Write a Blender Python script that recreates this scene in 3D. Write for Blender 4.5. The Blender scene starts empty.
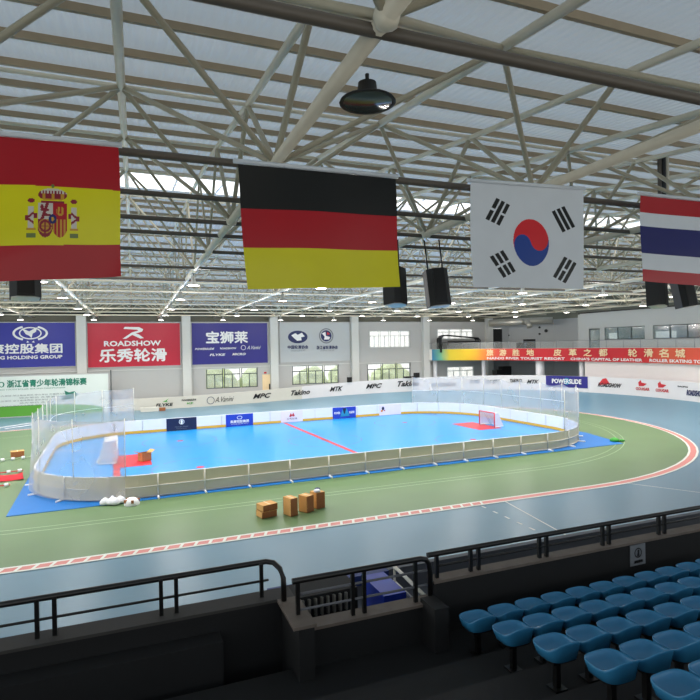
import bpy, bmesh, math, random
from mathutils import Vector, Matrix
random.seed(7)
S = bpy.context.scene
COL = S.collection
PI = math.pi
H = 6.4

# ------------------------------------------------------------------ camera
cam_d = bpy.data.cameras.new('camera')
cam_d.sensor_width = 36; cam_d.lens = 549.88 / 700 * 36; cam_d.clip_start = .05; cam_d.clip_end = 500
cam = bpy.data.objects.new('camera', cam_d); COL.objects.link(cam)
M3 = Matrix(((0.93061659, 0.01861233, -0.36552202), (-0.36561415, 0.00169266, -0.93076497), (-0.016705, 0.99982534, 0.00838015)))
mw = M3.to_4x4(); mw.translation = (0, 0, H); cam.matrix_world = mw
S.camera = cam
S.view_settings.view_transform = 'Standard'; S.view_settings.look = 'None'
S.view_settings.gamma = 1; S.view_settings.use_curve_mapping = False
S.view_settings.exposure = 0.45

# ------------------------------------------------------------------ materials
def mat(name, col, rough=.6, metal=0, var=.06, scale=3., spec=.5, bump=0, alpha=None):
    m = bpy.data.materials.new(name); m.use_nodes = True
    nt = m.node_tree; b = nt.nodes['Principled BSDF']
    b.inputs['Roughness'].default_value = rough; b.inputs['Metallic'].default_value = metal
    b.inputs['Specular IOR Level'].default_value = spec
    tc = nt.nodes.new('ShaderNodeTexCoord'); nz = nt.nodes.new('ShaderNodeTexNoise')
    nz.inputs['Scale'].default_value = scale; nz.inputs['Detail'].default_value = 4
    nt.links.new(tc.outputs['Object'], nz.inputs['Vector'])
    mx = nt.nodes.new('ShaderNodeMix'); mx.data_type = 'RGBA'
    c = Vector(col[:3])
    mx.inputs[6].default_value = (*(c * (1 - var)), 1); mx.inputs[7].default_value = (*[min(1, v * (1 + var)) for v in c], 1)
    nt.links.new(nz.outputs['Fac'], mx.inputs[0]); nt.links.new(mx.outputs[2], b.inputs['Base Color'])
    if bump:
        bp = nt.nodes.new('ShaderNodeBump'); bp.inputs['Strength'].default_value = bump
        nt.links.new(nz.outputs['Fac'], bp.inputs['Height']); nt.links.new(bp.outputs['Normal'], b.inputs['Normal'])
    if alpha is not None: b.inputs['Alpha'].default_value = alpha
    return m
def emit(name, col, st):
    m = bpy.data.materials.new(name); m.use_nodes = True; nt = m.node_tree
    nt.nodes.remove(nt.nodes['Principled BSDF']); e = nt.nodes.new('ShaderNodeEmission')
    e.inputs[0].default_value = (*col, 1); e.inputs[1].default_value = st
    nt.links.new(e.outputs[0], nt.nodes['Material Output'].inputs[0]); return m
def L(r, g, b):  # sRGB 0-255 -> linear
    return tuple(((v / 255) / 12.92 if v / 255 < .04045 else ((v / 255 + .055) / 1.055) ** 2.4) for v in (r, g, b))

M = dict(
    track=mat('track_blue', L(100, 136, 154), .32, var=.05, scale=.35, spec=.35),
    green=mat('infield_green', L(103, 130, 88), .38, var=.10, scale=.45, spec=.35),
    line=mat('white_paint', L(225, 225, 215), .5), pink=mat('red_lane_paint', L(212, 128, 120), .5, var=.08),
    lightgreen=mat('pale_line_paint', L(165, 190, 150), .5),
    rink=mat('rink_blue', L(30, 142, 216), .3, var=.05, scale=.8, spec=.4),
    mat_blue=mat('mat_blue', L(12, 112, 190), .5), red=mat('rink_red', L(205, 34, 48), .4),
    faint=mat('faded_rink_red', L(120, 120, 205), .4),
    wall=mat('wall_grey', L(186, 186, 184), .8, var=.03, scale=.6), wall_dark=mat('wall_upper', L(120, 120, 108), .9, var=.08),
    wall_r=mat('wall_right', L(188, 190, 190), .8, var=.03, scale=.5),
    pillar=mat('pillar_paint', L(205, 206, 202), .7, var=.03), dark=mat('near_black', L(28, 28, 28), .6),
    black=mat('black_metal', L(14, 14, 14), .35), steel=mat('truss_paint', L(212, 204, 184), .5, var=.08),
    steel_dark=mat('tie_dark', L(88, 80, 70), .5, var=.1), purlin=mat('purlin_paint', L(165, 148, 122), .6, var=.1),
    roof=None, white=mat('white_plastic', L(232, 232, 236), .45, var=.02), boardw=mat('board_inner', L(235, 235, 240), .4, var=.02),
    boardt=mat('board_outer', L(208, 199, 174), .5, var=.05), yellow=mat('kick_yellow', L(226, 176, 60), .45),
    cream=mat('barrier_cream', L(208, 205, 194), .6, var=.03), whiteb=mat('barrier_white', L(222, 220, 222), .6, var=.02),
    blue=mat('banner_blue', L(44, 48, 150), .45, var=.04), purple=mat('banner_violet_blue', L(38, 34, 128), .45, var=.04),
    bred=mat('banner_red', L(190, 22, 52), .45, var=.05), bgrey=mat('banner_grey', L(186, 190, 192), .6, var=.02),
    lwhite=mat('lettering_white', L(236, 236, 236), .5, var=.01), lnavy=mat('lettering_navy', L(24, 38, 92), .5),
    lblack=mat('lettering_black', L(26, 26, 30), .5), lgreen=mat('lettering_green', L(20, 120, 96), .5),
    lred=mat('lettering_red', L(200, 40, 50), .5), lgrey=mat('lettering_grey', L(120, 124, 130), .5), kgreen=mat('logo_green', L(60, 160, 50), .5),
    lgold=mat('lettering_cream', L(240, 214, 170), .5), seat=mat('seat_blue', L(52, 128, 172), .22, var=.04, spec=.5),
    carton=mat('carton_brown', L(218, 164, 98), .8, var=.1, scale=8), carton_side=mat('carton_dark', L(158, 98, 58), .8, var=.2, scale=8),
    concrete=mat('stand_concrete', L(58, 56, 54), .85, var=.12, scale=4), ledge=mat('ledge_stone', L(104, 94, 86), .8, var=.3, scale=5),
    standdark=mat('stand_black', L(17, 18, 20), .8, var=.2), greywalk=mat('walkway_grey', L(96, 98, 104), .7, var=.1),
    dblue=mat('dark_blue_pad', L(38, 58, 120), .6), alu=mat('bare_steel', L(190, 186, 176), .35, .6),
    frame=mat('window_frame', L(60, 70, 72), .5), wframe=mat('white_window_frame', L(225, 228, 226), .5),
    leaf=mat('leaf_green', L(196, 208, 150), .9, var=.15, scale=2), teal=mat('teal_glass_room', L(96, 130, 130), .4),
    navy=mat('ad_navy', L(18, 26, 66), .4), adblue=mat('ad_blue', L(30, 60, 180), .4), adwhite=mat('ad_white', L(236, 226, 236), .4),
    skin_red=mat('cloth_red', L(190, 24, 40), .8, var=.15), lens=mat('lamp_lens_off', L(70, 80, 74), .15),
    swoosh=mat('banner_green', L(90, 160, 50), .6, var=.15, scale=.6), pale=mat('banner_pale', L(214, 222, 216), .6, var=.04, scale=.4),
    orange=mat('orange_print', L(232, 140, 40), .5), lime=mat('yellow_print', L(220, 200, 30), .5), cyan=mat('cyan_print', L(30, 140, 180), .5),
    brace=mat('brace_paint', L(172, 164, 142), .5, var=.08), pinkwall=mat('curved_wall', L(236, 228, 226), .7, var=.02),
    cream_wall=mat('balcony_end_cream', L(222, 220, 214), .6),
)
# corrugated roof sheet
m = mat('roof_sheet', L(150, 158, 162), .55, var=.04, scale=.5); nt = m.node_tree
wv = nt.nodes.new('ShaderNodeTexWave'); wv.bands_direction = 'X'; wv.inputs['Scale'].default_value = 1.6
tc = nt.nodes.new('ShaderNodeTexCoord'); nt.links.new(tc.outputs['Object'], wv.inputs['Vector'])
bp = nt.nodes.new('ShaderNodeBump'); bp.inputs['Strength'].default_value = .6; bp.inputs['Distance'].default_value = .05
nt.links.new(wv.outputs['Fac'], bp.inputs['Height']); nt.links.new(bp.outputs['Normal'], nt.nodes['Principled BSDF'].inputs['Normal'])
tr = nt.nodes.new('ShaderNodeBsdfTranslucent'); tr.inputs[0].default_value = (*L(178, 186, 192), 1)
mxs = nt.nodes.new('ShaderNodeMixShader'); mxs.inputs[0].default_value = .22; nt.links.new(nt.nodes['Principled BSDF'].outputs[0], mxs.inputs[1]); nt.links.new(tr.outputs[0], mxs.inputs[2]); nt.links.new(mxs.outputs[0], nt.nodes['Material Output'].inputs[0])
M['roof'] = m
# translucent things: mix of transparent + diffuse
def sheer(name, col, fac, gloss=0.0, trans=False):
    m = bpy.data.materials.new(name); m.use_nodes = True; nt = m.node_tree; nt.nodes.remove(nt.nodes['Principled BSDF'])
    t = nt.nodes.new('ShaderNodeBsdfTransparent'); d = nt.nodes.new('ShaderNodeBsdfTranslucent' if trans else 'ShaderNodeBsdfDiffuse'); d.inputs[0].default_value = (*col, 1)
    nz = nt.nodes.new('ShaderNodeTexNoise'); nz.inputs['Scale'].default_value = .8
    tc = nt.nodes.new('ShaderNodeTexCoord'); nt.links.new(tc.outputs['Object'], nz.inputs['Vector'])
    mr = nt.nodes.new('ShaderNodeMapRange'); mr.inputs[3].default_value = fac - .05; mr.inputs[4].default_value = fac + .05
    nt.links.new(nz.outputs['Fac'], mr.inputs[0])
    mx = nt.nodes.new('ShaderNodeMixShader'); nt.links.new(mr.outputs[0], mx.inputs[0]); nt.links.new(t.outputs[0], mx.inputs[1])
    last = d.outputs[0]
    if gloss:
        g = nt.nodes.new('ShaderNodeBsdfGlossy'); g.inputs['Roughness'].default_value = .1
        m2 = nt.nodes.new('ShaderNodeMixShader'); m2.inputs[0].default_value = gloss
        nt.links.new(d.outputs[0], m2.inputs[1]); nt.links.new(g.outputs[0], m2.inputs[2]); last = m2.outputs[0]
    nt.links.new(last, mx.inputs[2]); nt.links.new(mx.outputs[0], nt.nodes['Material Output'].inputs[0]); return m
M['net'] = sheer('white_netting', (.62, .62, .64), .36)
M['goalnet'] = sheer('goal_netting', (.75, .75, .78), .7)
M['glass'] = sheer('window_glass', (.8, .85, .82), .25, .4)
M['room_glass'] = sheer('room_glass', (.25, .36, .36), .45, .4)
M['skylight'] = sheer('skylight_sheet', (.9, .92, .95), .45, trans=True)
M['lamp_on'] = emit('lamp_glow', (1, .93, .86), 14)
M['roomlight'] = emit('lit_room_panel', (.85, 1, .98), .75)

# ------------------------------------------------------------------ mesh builder
def frame_from(d):
    d = d.normalized(); up = Vector((0, 0, 1)) if abs(d.z) < .95 else Vector((1, 0, 0))
    a = d.cross(up).normalized(); b = a.cross(d).normalized(); return a, b
class MB:
    def __init__(s): s.v = []; s.f = []; s.m = []; s.sm = []; s.mats = []
    def mi(s, m):
        if m not in s.mats: s.mats.append(m)
        return s.mats.index(m)
    def add(s, vs, fs, m, smooth=False):
        o = len(s.v); s.v += [tuple(v) for v in vs]; k = s.mi(m)
        for f in fs: s.f.append([i + o for i in f]); s.m.append(k); s.sm.append(smooth)
    def box(s, c, d, m, rz=0, mtx=None):
        x, y, z = [q / 2 for q in d]; vs = [Vector((sx * x, sy * y, sz * z)) for sz in (-1, 1) for sy in (-1, 1) for sx in (-1, 1)]
        r = mtx if mtx else Matrix.Rotation(rz, 3, 'Z'); vs = [r @ v + Vector(c) for v in vs]
        s.add(vs, [(0, 2, 3, 1), (4, 5, 7, 6), (0, 1, 5, 4), (2, 6, 7, 3), (0, 4, 6, 2), (1, 3, 7, 5)], m)
        return s
    def bb(s, x0, x1, y0, y1, z0, z1, m): return s.box(((x0 + x1) / 2, (y0 + y1) / 2, (z0 + z1) / 2), (x1 - x0, y1 - y0, z1 - z0), m)
    def tube(s, pts, r, m, n=8, r2=None, caps=True):
        pts = [Vector(p) for p in pts]; rings = []
        for i, p in enumerate(pts):
            d = (pts[min(i + 1, len(pts) - 1)] - pts[max(i - 1, 0)]); a, b = frame_from(d)
            rr = r if r2 is None else r + (r2 - r) * i / (len(pts) - 1)
            rings.append([p + (a * math.cos(t) + b * math.sin(t)) * rr for t in [2 * PI * k / n for k in range(n)]])
        vs = [v for R in rings for v in R]; fs = []
        for i in range(len(pts) - 1):
            for k in range(n): fs.append((i * n + k, i * n + (k + 1) % n, (i + 1) * n + (k + 1) % n, (i + 1) * n + k))
        s.add(vs, fs, m, True)
        if caps: s.add(rings[0], [tuple(range(n))[::-1]], m); s.add(rings[-1], [tuple(range(n))], m)
        return s
    def lathe(s, prof, c, m, n=20, ax=None):
        vs = []; fs = []
        for r, z in prof:
            for k in range(n): vs.append(Vector(c) + Vector((r * math.cos(2 * PI * k / n), r * math.sin(2 * PI * k / n), z)))
        for i in range(len(prof) - 1):
            for k in range(n): fs.append((i * n + k, i * n + (k + 1) % n, (i + 1) * n + (k + 1) % n, (i + 1) * n + k))
        s.add(vs, fs, m, True); return s
    def plate(s, poly, z0, z1, m):   # horizontal extruded polygon
        n = len(poly); vs = [(x, y, z0) for x, y in poly] + [(x, y, z1) for x, y in poly]
        fs = [tuple(range(n))[::-1], tuple(range(n, 2 * n))] + [(i, (i + 1) % n, n + (i + 1) % n, n + i) for i in range(n)]
        s.add(vs, fs, m); return s
    def pl2(s, poly, F, t, m):  # polygon in (u,v) mapped by F(u,v,off), thickness t
        n = len(poly); vs = [F(u, v, 0) for u, v in poly] + [F(u, v, t) for u, v in poly]
        s.add(vs, [tuple(range(n))[::-1], tuple(range(n, 2 * n))] + [(i, (i + 1) % n, n + (i + 1) % n, n + i) for i in range(n)], m); return s
    def build(s, name, parent=None, flat=False):
        me = bpy.data.meshes.new(name); me.from_pydata(s.v, [], s.f)
        for mm in s.mats: me.materials.append(mm)
        me.polygons.foreach_set('material_index', s.m); me.polygons.foreach_set('use_smooth', s.sm)
        bm = bmesh.new(); bm.from_mesh(me); bmesh.ops.remove_doubles(bm, verts=bm.verts, dist=1e-5) if len(s.v) < 60000 and not flat else None
        if not flat: bmesh.ops.recalc_face_normals(bm, faces=bm.faces)
        bm.to_mesh(me); bm.free()
        o = bpy.data.objects.new(name, me); COL.objects.link(o)
        if parent:
            o.parent = parent; o.matrix_parent_inverse = parent.matrix_basis.inverted()
        return o
def tag(o, label, cat, group=None, kind=None):
    if label: o['label'] = label
    if cat: o['category'] = cat
    if group: o['group'] = group
    if kind: o['kind'] = kind
    return o
def struct(o): o['kind'] = 'structure'; return o
def thing(name, label, cat, loc=(0, 0, 0), group=None):
    o = bpy.data.objects.new(name, None); COL.objects.link(o); o.location = loc; o.empty_display_size = .1
    return tag(o, label, cat, group)
def dup(root, loc, label=None, rotz=None):
    r = root.copy(); COL.objects.link(r); r.location = loc
    if rotz is not None: r.rotation_euler = (0, 0, rotz)
    if label: r['label'] = label
    for ch in list(root.children):
        c = ch.copy(); COL.objects.link(c); c.parent = r; c.matrix_parent_inverse = ch.matrix_parent_inverse
        for g in list(ch.children):
            d = g.copy(); COL.objects.link(d); d.parent = c; d.matrix_parent_inverse = g.matrix_parent_inverse
    return r
ORD = ['nearest', 'second', 'third', 'fourth', 'fifth', 'sixth', 'seventh', 'eighth', 'ninth', 'tenth', 'eleventh', 'twelfth', 'thirteenth', 'fourteenth', 'fifteenth', 'sixteenth', 'seventeenth', 'eighteenth', 'nineteenth', 'twentieth'] + ['twenty-' + w for w in 'first second third fourth fifth sixth seventh eighth ninth'.split()] + ['thirtieth'] + ['thirty-' + w for w in 'first second third fourth fifth sixth seventh eighth ninth'.split()] + ['fortieth'] + ['forty-' + w for w in 'first second third fourth fifth sixth seventh eighth ninth'.split()]+ ['fiftieth']

# lettering: mesh from the built-in font, fitted to a (w,h) box in the (u,v) plane
def text_uv(s, w, h, bold=.0, shear=0.):
    cu = bpy.data.curves.new('lettering', 'FONT'); cu.body = s; cu.offset = bold; cu.shear = shear; cu.resolution_u = 2
    cu.align_x = 'CENTER'
    o = bpy.data.objects.new('lettering', cu); COL.objects.link(o)
    dg = bpy.context.evaluated_depsgraph_get(); me = bpy.data.meshes.new_from_object(o.evaluated_get(dg))
    vs = [v.co.copy() for v in me.vertices]; fs = [tuple(p.vertices) for p in me.polygons]
    bpy.data.objects.remove(o); bpy.data.meshes.remove(me)
    x0 = min(v.x for v in vs); x1 = max(v.x for v in vs); y0 = min(v.y for v in vs); y1 = max(v.y for v in vs)
    vs = [((v.x - (x0 + x1) / 2) / (x1 - x0) * w, (v.y - (y0 + y1) / 2) / (y1 - y0) * h) for v in vs]
    return vs, fs
def put_text(mb, s, u, v, w, h, F, m, bold=.0, shear=0., off=.02):
    cjk = any(ord(c) > 255 for c in s)
    vs, fs = text_uv(s, w, h, 0 if cjk else min(bold, .02), shear); d = h * .035 if (cjk and bold) else (h * .02 if bold else 0)
    for i, (du, dv) in enumerate(((0, 0), (d, 0), (-d, 0), (0, d), (0, -d)) if d else ((0, 0),)):
        mb.add([F(u + a + du, v + b + dv, off + .003 * i) for a, b in vs], fs, m)
def disc(cu, cv, ru, rv, n=24, a0=0, a1=2 * PI): return [(cu + ru * math.cos(a0 + (a1 - a0) * k / n), cv + rv * math.sin(a0 + (a1 - a0) * k / n)) for k in range(n if abs(a1 - a0) > 6.2 else n + 1)]
def ring(mb, cu, cv, ru, rv, t, F, m, a0=0, a1=2 * PI, off=.02, n=28):
    for k in range(n):
        a, b = a0 + (a1 - a0) * k / n, a0 + (a1 - a0) * (k + 1) / n
        q = [(cu + ru * math.cos(a), cv + rv * math.sin(a)), (cu + ru * math.cos(b), cv + rv * math.sin(b)), (cu + (ru - t) * math.cos(b), cv + (rv - t) * math.sin(b)), (cu + (ru - t) * math.cos(a), cv + (rv - t) * math.sin(a))]
        mb.add([F(x, y, off) for x, y in q], [(0, 1, 2, 3)], m)
def flatp(mb, poly, F, m, off=.02): mb.add([F(x, y, off) for x, y in poly], [tuple(range(len(poly)))], m)
def wallF(Y): return lambda u, v, off: (u, Y - off, v)

# ================================================================== GROUND
LC = (18.8, 37.0)
def lane_path(R, ry_far=None, x_left=-3.0, n=40):
    """closed oval, counter-clockwise from near-left"""
    rf = ry_far if ry_far else R - 3.7; pts = []
    for k in range(12): pts.append((x_left + (LC[0] - x_left) * k / 12, LC[1] - R))
    for k in range(n + 1):
        a = -PI / 2 + PI * k / n; pts.append((LC[0] + R * math.cos(a), LC[1] + (R if a < 0 else rf) * math.sin(a)))
    for k in range(1, 12): pts.append((LC[0] + (x_left - LC[0]) * k / 12, LC[1] + rf))
    for k in range(n + 1):
        a = PI / 2 + PI * k / n; pts.append((x_left + R * math.cos(a), LC[1] + (rf if a < PI else R) * math.sin(a)))
    return pts[:-1]
def strip_mesh(mb, A, B, z, m, closed=True):
    n = len(A); rng = range(n if closed else n - 1)
    mb.add([(x, y, z) for x, y in A] + [(x, y, z) for x, y in B], [(i, (i + 1) % n, n + (i + 1) % n, n + i) for i in rng], m)

b = MB(); b.add([(-60, -12, 0), (70, -12, 0), (70, 66, 0), (-60, 66, 0)], [(0, 1, 2, 3)], M['track'])
floor = struct(b.build('floor', flat=True)); floor['label'] = 'pale blue skating track floor of the hall'
# banked turn surface
BC = (19.0, 36.5); BR = 24.8
def bpath(s):
    """outer edge of track: s metres along from X=-30 on the far straight; returns pos, outward normal, z"""
    x = -30 + s
    if x < BC[0]: p = (x, BC[1] + BR); nrm = (0, 1)
    else:
        a = PI / 2 - (x - BC[0]) / BR; p = (BC[0] + BR * math.cos(a), BC[1] + BR * math.sin(a)); nrm = (math.cos(a), math.sin(a))
    t = max(0, min(1, (x - 3) / 47)); z = 1.22 * (3 * t * t - 2 * t ** 3)
    if x > 62: tt = max(0, 1 - (x - 62) / 22); z *= tt * tt * (3 - 2 * tt)
    return Vector((p[0], p[1], z)), Vector((nrm[0], nrm[1], 0))
b = MB(); ns = 90; rows = []
for i in range(ns + 1):
    s_ = 30 + 3 + (84 - 3) * i / ns; p, nr = bpath(s_)
    x = -30 + s_
    if x < BC[0]: q = Vector((x, LC[1] + 15.6, 0))
    else:
        a = PI / 2 - (x - BC[0]) / BR; q = Vector((LC[0] + 19.4 * math.cos(a), LC[1] + (15.6 if a > 0 else 19.4) * math.sin(a), 0))
    rows.append([q.lerp(Vector((p.x, p.y, 0)), k / 8) + Vector((0, 0, .004 + p.z * (k / 8) ** 1.6)) for k in range(9)])
b.add([v for r in rows for v in r], [(i * 9 + k, (i + 1) * 9 + k, (i + 1) * 9 + k + 1, i * 9 + k + 1) for i in range(ns) for k in range(8)], M['track'], True)
tag(b.build('banked_turn', flat=True), None, None, kind='structure')
b = MB(); P0 = lane_path(18.7); b.add([(x, y, .008) for x, y in P0], [tuple(range(len(P0)))], M['green'])
g = struct(b.build('infield_floor', flat=True)); g['label'] = 'green infield inside the oval track'
# lane stripe : white, red with ticks, white
lane = thing('lane_marking', 'red and white striped oval line round the green infield', 'line marking', (0, 0, 0))
b = MB(); strip_mesh(b, lane_path(18.72), lane_path(18.61), .016, M['line']); strip_mesh(b, lane_path(18.32), lane_path(18.21), .016, M['line']); b.build('white_edge', lane, flat=True)
b = MB(); strip_mesh(b, lane_path(18.64), lane_path(18.30), .014, M['pink']); b.build('red_band', lane, flat=True)
b = MB(); x = -8.
while x < 13: b.add([(x, 18.36, .02), (x + .1, 18.36, .02), (x + .22, 18.7, .02), (x + .12, 18.7, .02)], [(0, 1, 2, 3)], M['line']); x += .46
t_ = b.build('tick_marks', lane, flat=True); t_['kind'] = 'stuff'
inner = thing('inner_lane_line', 'pair of thin pale lines curving across the green infield', 'line marking')
for R in (14.85, 14.42):
    b = MB(); strip_mesh(b, lane_path(R), lane_path(R - .05), .013, M['lightgreen']); b.build('painted_line', inner, flat=True)
def seg_line(mb, a, c, w, z, m):
    a = Vector(a); c = Vector(c); d = (c - a).normalized(); n = Vector((-d.y, d.x)) * w / 2
    mb.add([(*(a - n), z), (*(c - n), z), (*(c + n), z), (*(a + n), z)], [(0, 1, 2, 3)], m)
b = MB(); seg_line(b, (13.8, 18.3), (12.9, 12.5), .06, .012, M['line']); tag(b.build('start_line', flat=True), 'thin white line across the blue track beside the row of dashes', 'line marking')
b = MB(); seg_line(b, (20.3, 18.7), (24., 12.5), .05, .012, M['line']); tag(b.build('start_line', flat=True), 'faint white line across the blue track at far right near the bend', 'line marking')
dash = None
for k, y in enumerate((18.05, 17.3, 16.6, 15.9, 15.25, 14.6)):
    b = MB()
    if dash is None:
        b.add([(-.03, -.14, .012), (.05, -.14, .012), (.05, .14, .012), (-.03, .14, .012)], [(0, 1, 2, 3)], M['line'])
        dash = b.build('track_dash', flat=True); tag(dash, 'short white dash on the track, closest to the red lane line', 'line marking', 'row of white dashes on the track'); dash.location = (12.57, y, 0)
    else:
        o = dash.copy(); COL.objects.link(o); o.location = (12.57, y, 0); o['label'] = 'short white dash on the track, %s out from the red lane line' % ORD[k]

# ================================================================== RINK
RCx, RCy, RA = 11.8, 35.15, .038
HL, HW = 16.4, 9.6
def rl(u, v): c, s = math.cos(RA), math.sin(RA); return (RCx + u * c - v * s, RCy + u * s + v * c)
def rink_outline(off=0.0, step=.5):
    """list of (u,v) along rounded rectangle, equal-ish steps; starts near-left going right"""
    hl, hw = HL + off, HW + off; rs = [6 + off, 6 + off, 4.8 + off, 4.6 + off]
    cs = [(hl - rs[0], -hw + rs[0], -PI / 2), (hl - rs[1], hw - rs[1], 0), (-hl + rs[2], hw - rs[2], PI / 2), (-hl + rs[3], -hw + rs[3], PI)]
    raw = []
    for (cx, cy, a0), r in zip(cs, rs):
        for k in range(25): a = a0 + PI / 2 * k / 24; raw.append((cx + r * math.cos(a), cy + r * math.sin(a)))
    raw.append(raw[0]); d = [0]
    for p, q in zip(raw, raw[1:]): d.append(d[-1] + math.dist(p, q))
    return raw, d
def outline_at(raw, d, s):
    s %= d[-1]
    for i in range(len(d) - 1):
        if d[i + 1] >= s:
            t = (s - d[i]) / max(1e-9, d[i + 1] - d[i]); p, q = raw[i], raw[i + 1]
            return (p[0] + (q[0] - p[0]) * t, p[1] + (q[1] - p[1]) * t), (q[0] - p[0], q[1] - p[1])
raw, dd = rink_outline(); TOT = dd[-1]
def RO(s, off, z):
    (u, v), (du, dv) = outline_at(raw, dd, s); l = math.hypot(du, dv); nx, ny = dv / l, -du / l
    x, y = rl(u + nx * off, v + ny * off); return Vector((x, y, z))
# blue mat and court
mx = thing('court_mat', 'blue interlocking court mat laid under and around the hockey rink', 'floor mat', (RCx, RCy, 0))
b = MB(); b.plate([rl(-16.9, -9.95), rl(16.0, -10.2), rl(17.3, -6), rl(17.0, 10.4), rl(-17.1, 10.3)], .009, .03, M['mat_blue']); b.build('mat_border', mx)
b = MB(); cp = []
for k in range(120): p = RO(TOT * k / 120, -.05, .04); cp.append((p.x, p.y))
b.plate(cp, .03, .04, M['rink']); b.build('court_surface', mx)
def rseg(mb, a, c, w, z, m): seg_line(mb, rl(*a), rl(*c), w, z, m)
b = MB(); rseg(b, (0.1, -9.4), (0.1, 9.4), .3, .046, M['red']); b.build('centre_line', mx, flat=True)
b = MB(); rseg(b, (-12.9, -9.1), (-12.9, 9.1), .32, .046, M['red']); b.build('goal_line', mx, flat=True)
b = MB(); rseg(b, (13.2, -8.6), (13.2, 8.6), .08, .046, M['faint']); b.build('goal_line', mx, flat=True)
for u0, u1, v0, v1 in ((-12.8, -11.1, -2.7, .9), (11.6, 13.6, -1.6, 2.0)):
    b = MB(); b.plate([rl(u0, v0), rl(u1, v0), rl(u1, v1), rl(u0, v1)], .04, .048, M['red']); b.build('goal_crease', mx)
for (cu, cv) in ((0.1, 0), (-8.8, 4.6), (-8.8, -4.6), (8.8, 4.6), (8.8, -4.6)):
    b = MB(); F = lambda u, v, o: (*rl(u, v), .046)
    n = 40
    for k in range(n):
        if k % 4 == 3: continue
        a, c = 2 * PI * k / n, 2 * PI * (k + 1) / n
        q = [(cu + 2.5 * math.cos(a), cv + 2.5 * math.sin(a)), (cu + 2.5 * math.cos(c), cv + 2.5 * math.sin(c)), (cu + 2.42 * math.cos(c), cv + 2.42 * math.sin(c)), (cu + 2.42 * math.cos(a), cv + 2.42 * math.sin(a))]
        b.add([F(x, y, 0) for x, y in q], [(0, 1, 2, 3)], M['faint'])
    flatp(b, disc(cu, cv, .22, .22, 16), F, M['red'])
    b.build('faceoff_circle', mx, flat=True)
# boards
BO = thing('hockey_rink_boards', 'white hockey rink boards with yellow kick strip enclosing the blue court', 'rink barrier', (RCx, RCy, 0))
NP = 48; pl = TOT / NP
for k in range(NP):
    s0, s1 = k * pl, (k + 1) * pl; b = MB(); n = 5
    for side, off, mm in ((0, 0.0, M['boardw']), (1, .05, M['boardt'])):
        vs = []
        for i in range(n + 1):
            s_ = s0 + .02 + (s1 - s0 - .04) * i / n; vs += [RO(s_, off, .04), RO(s_, off, 1.0)]
        b.add(vs, [(2 * i, 2 * i + 2, 2 * i + 3, 2 * i + 1) for i in range(n)], mm)
    b.build('board_panel', BO, flat=True)
    b = MB(); vs = []
    for i in range(n + 1):
        s_ = s0 + (s1 - s0) * i / n; vs += [RO(s_, -.012, .05), RO(s_, -.012, .24)]
    b.add(vs, [(2 * i, 2 * i + 2, 2 * i + 3, 2 * i + 1) for i in range(n)], M['yellow']); b.build('kick_strip', BO, flat=True)
    p0, p1 = RO(s0, .09, .03), RO(s0, .09, 1.02); b = MB(); b.tube([p0, p1], .035, M['cream'], 6); b.build('post', BO)
    b = MB(); a_, c_ = RO(s0, .02, .06), RO(s0, .5, .06); b.tube([a_, c_], .05, M['white'], 6); b.build('foot', BO)
for z, r, mm in ((1.01, .03, M['white']), (.52, .028, M['cream']), (.10, .03, M['cream'])):
    b = MB(); pts = [RO(TOT * i / 200, .09 if z < 1 else .03, z) for i in range(201)]; b.tube(pts, r, mm, 5, caps=False); b.build('rail', BO)
# advertising stickers on the far boards, facing the camera
def adF(s0): return lambda u, v, off: RO(s0 - u, -.02 - off, v)
def s_of_x(x):  # far side param for world x
    best = min(range(0, 2000), key=lambda k: abs(RO(TOT * k / 2000, 0, 0).x - x) + (100 if RO(TOT * k / 2000, 0, 0).y < RCy else 0)); return TOT * best / 2000
def ad(x0, x1, z0, z1, bg, label, draw):
    F = adF(s_of_x((x0 + x1) / 2)); w = x1 - x0; h = z1 - z0; b = MB()
    b.pl2([(-w / 2, z0), (w / 2, z0), (w / 2, z1), (-w / 2, z1)], F, .01, bg); draw(b, F, w, h, (z0 + z1) / 2)
    o = b.build('advertising_sheet', BO, flat=True); o['label'] = label
def d1(b, F, w, h, c):
    ring(b, 0, c + .18, .2, .2, .04, F, M['lwhite']); flatp(b, [(-.05, c + .0), (.05, c + .0), (.09, c + .25), (0, c + .34), (-.09, c + .25)], F, M['lwhite'], .025)
    put_text(b, 'MICHAEL MARK', 0, c - .2, 1.0, .09, F, M['lgrey']); put_text(b, 'ROLLER SPORT', 0, c - .34, .8, .06, F, M['lgrey'])
def d2(b, F, w, h, c):
    ring(b, 0, c + .2, .22, .14, .04, F, M['lwhite']); put_text(b, '奥康控股集团', 0, c - .1, 1.5, .22, F, M['lwhite'], .02); put_text(b, 'AOKANG HOLDING GROUP', 0, c - .3, 1.4, .07, F, M['lwhite'])
def d3(b, F, w, h, c):
    flatp(b, [(-.25, c + .0), (-.1, c + .3), (0, c + .12), (.12, c + .32), (.25, c + .02), (.1, c - .02), (0, c + .06), (-.1, c - .04)], F, M['lred'], .025); put_text(b, '乐秀轮滑', 0, c - .2, .9, .16, F, M['lblack'])
def d4(b, F, w, h, c):
    flatp(b, [(-.4, c - .35), (-.15, c + .35), (.2, c + .4), (.5, c - .3)], F, M['cyan'], .022); flatp(b, [(-.18, c + .38), (.18, c + .38), (.05, c - .1), (-.05, c - .1)], F, M['navy'], .026)
    put_text(b, 'POWER', -.68, c, .55, .2, F, M['lwhite'], .03); put_text(b, 'SLIDE', .7, c, .5, .2, F, M['lwhite'], .03)
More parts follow.
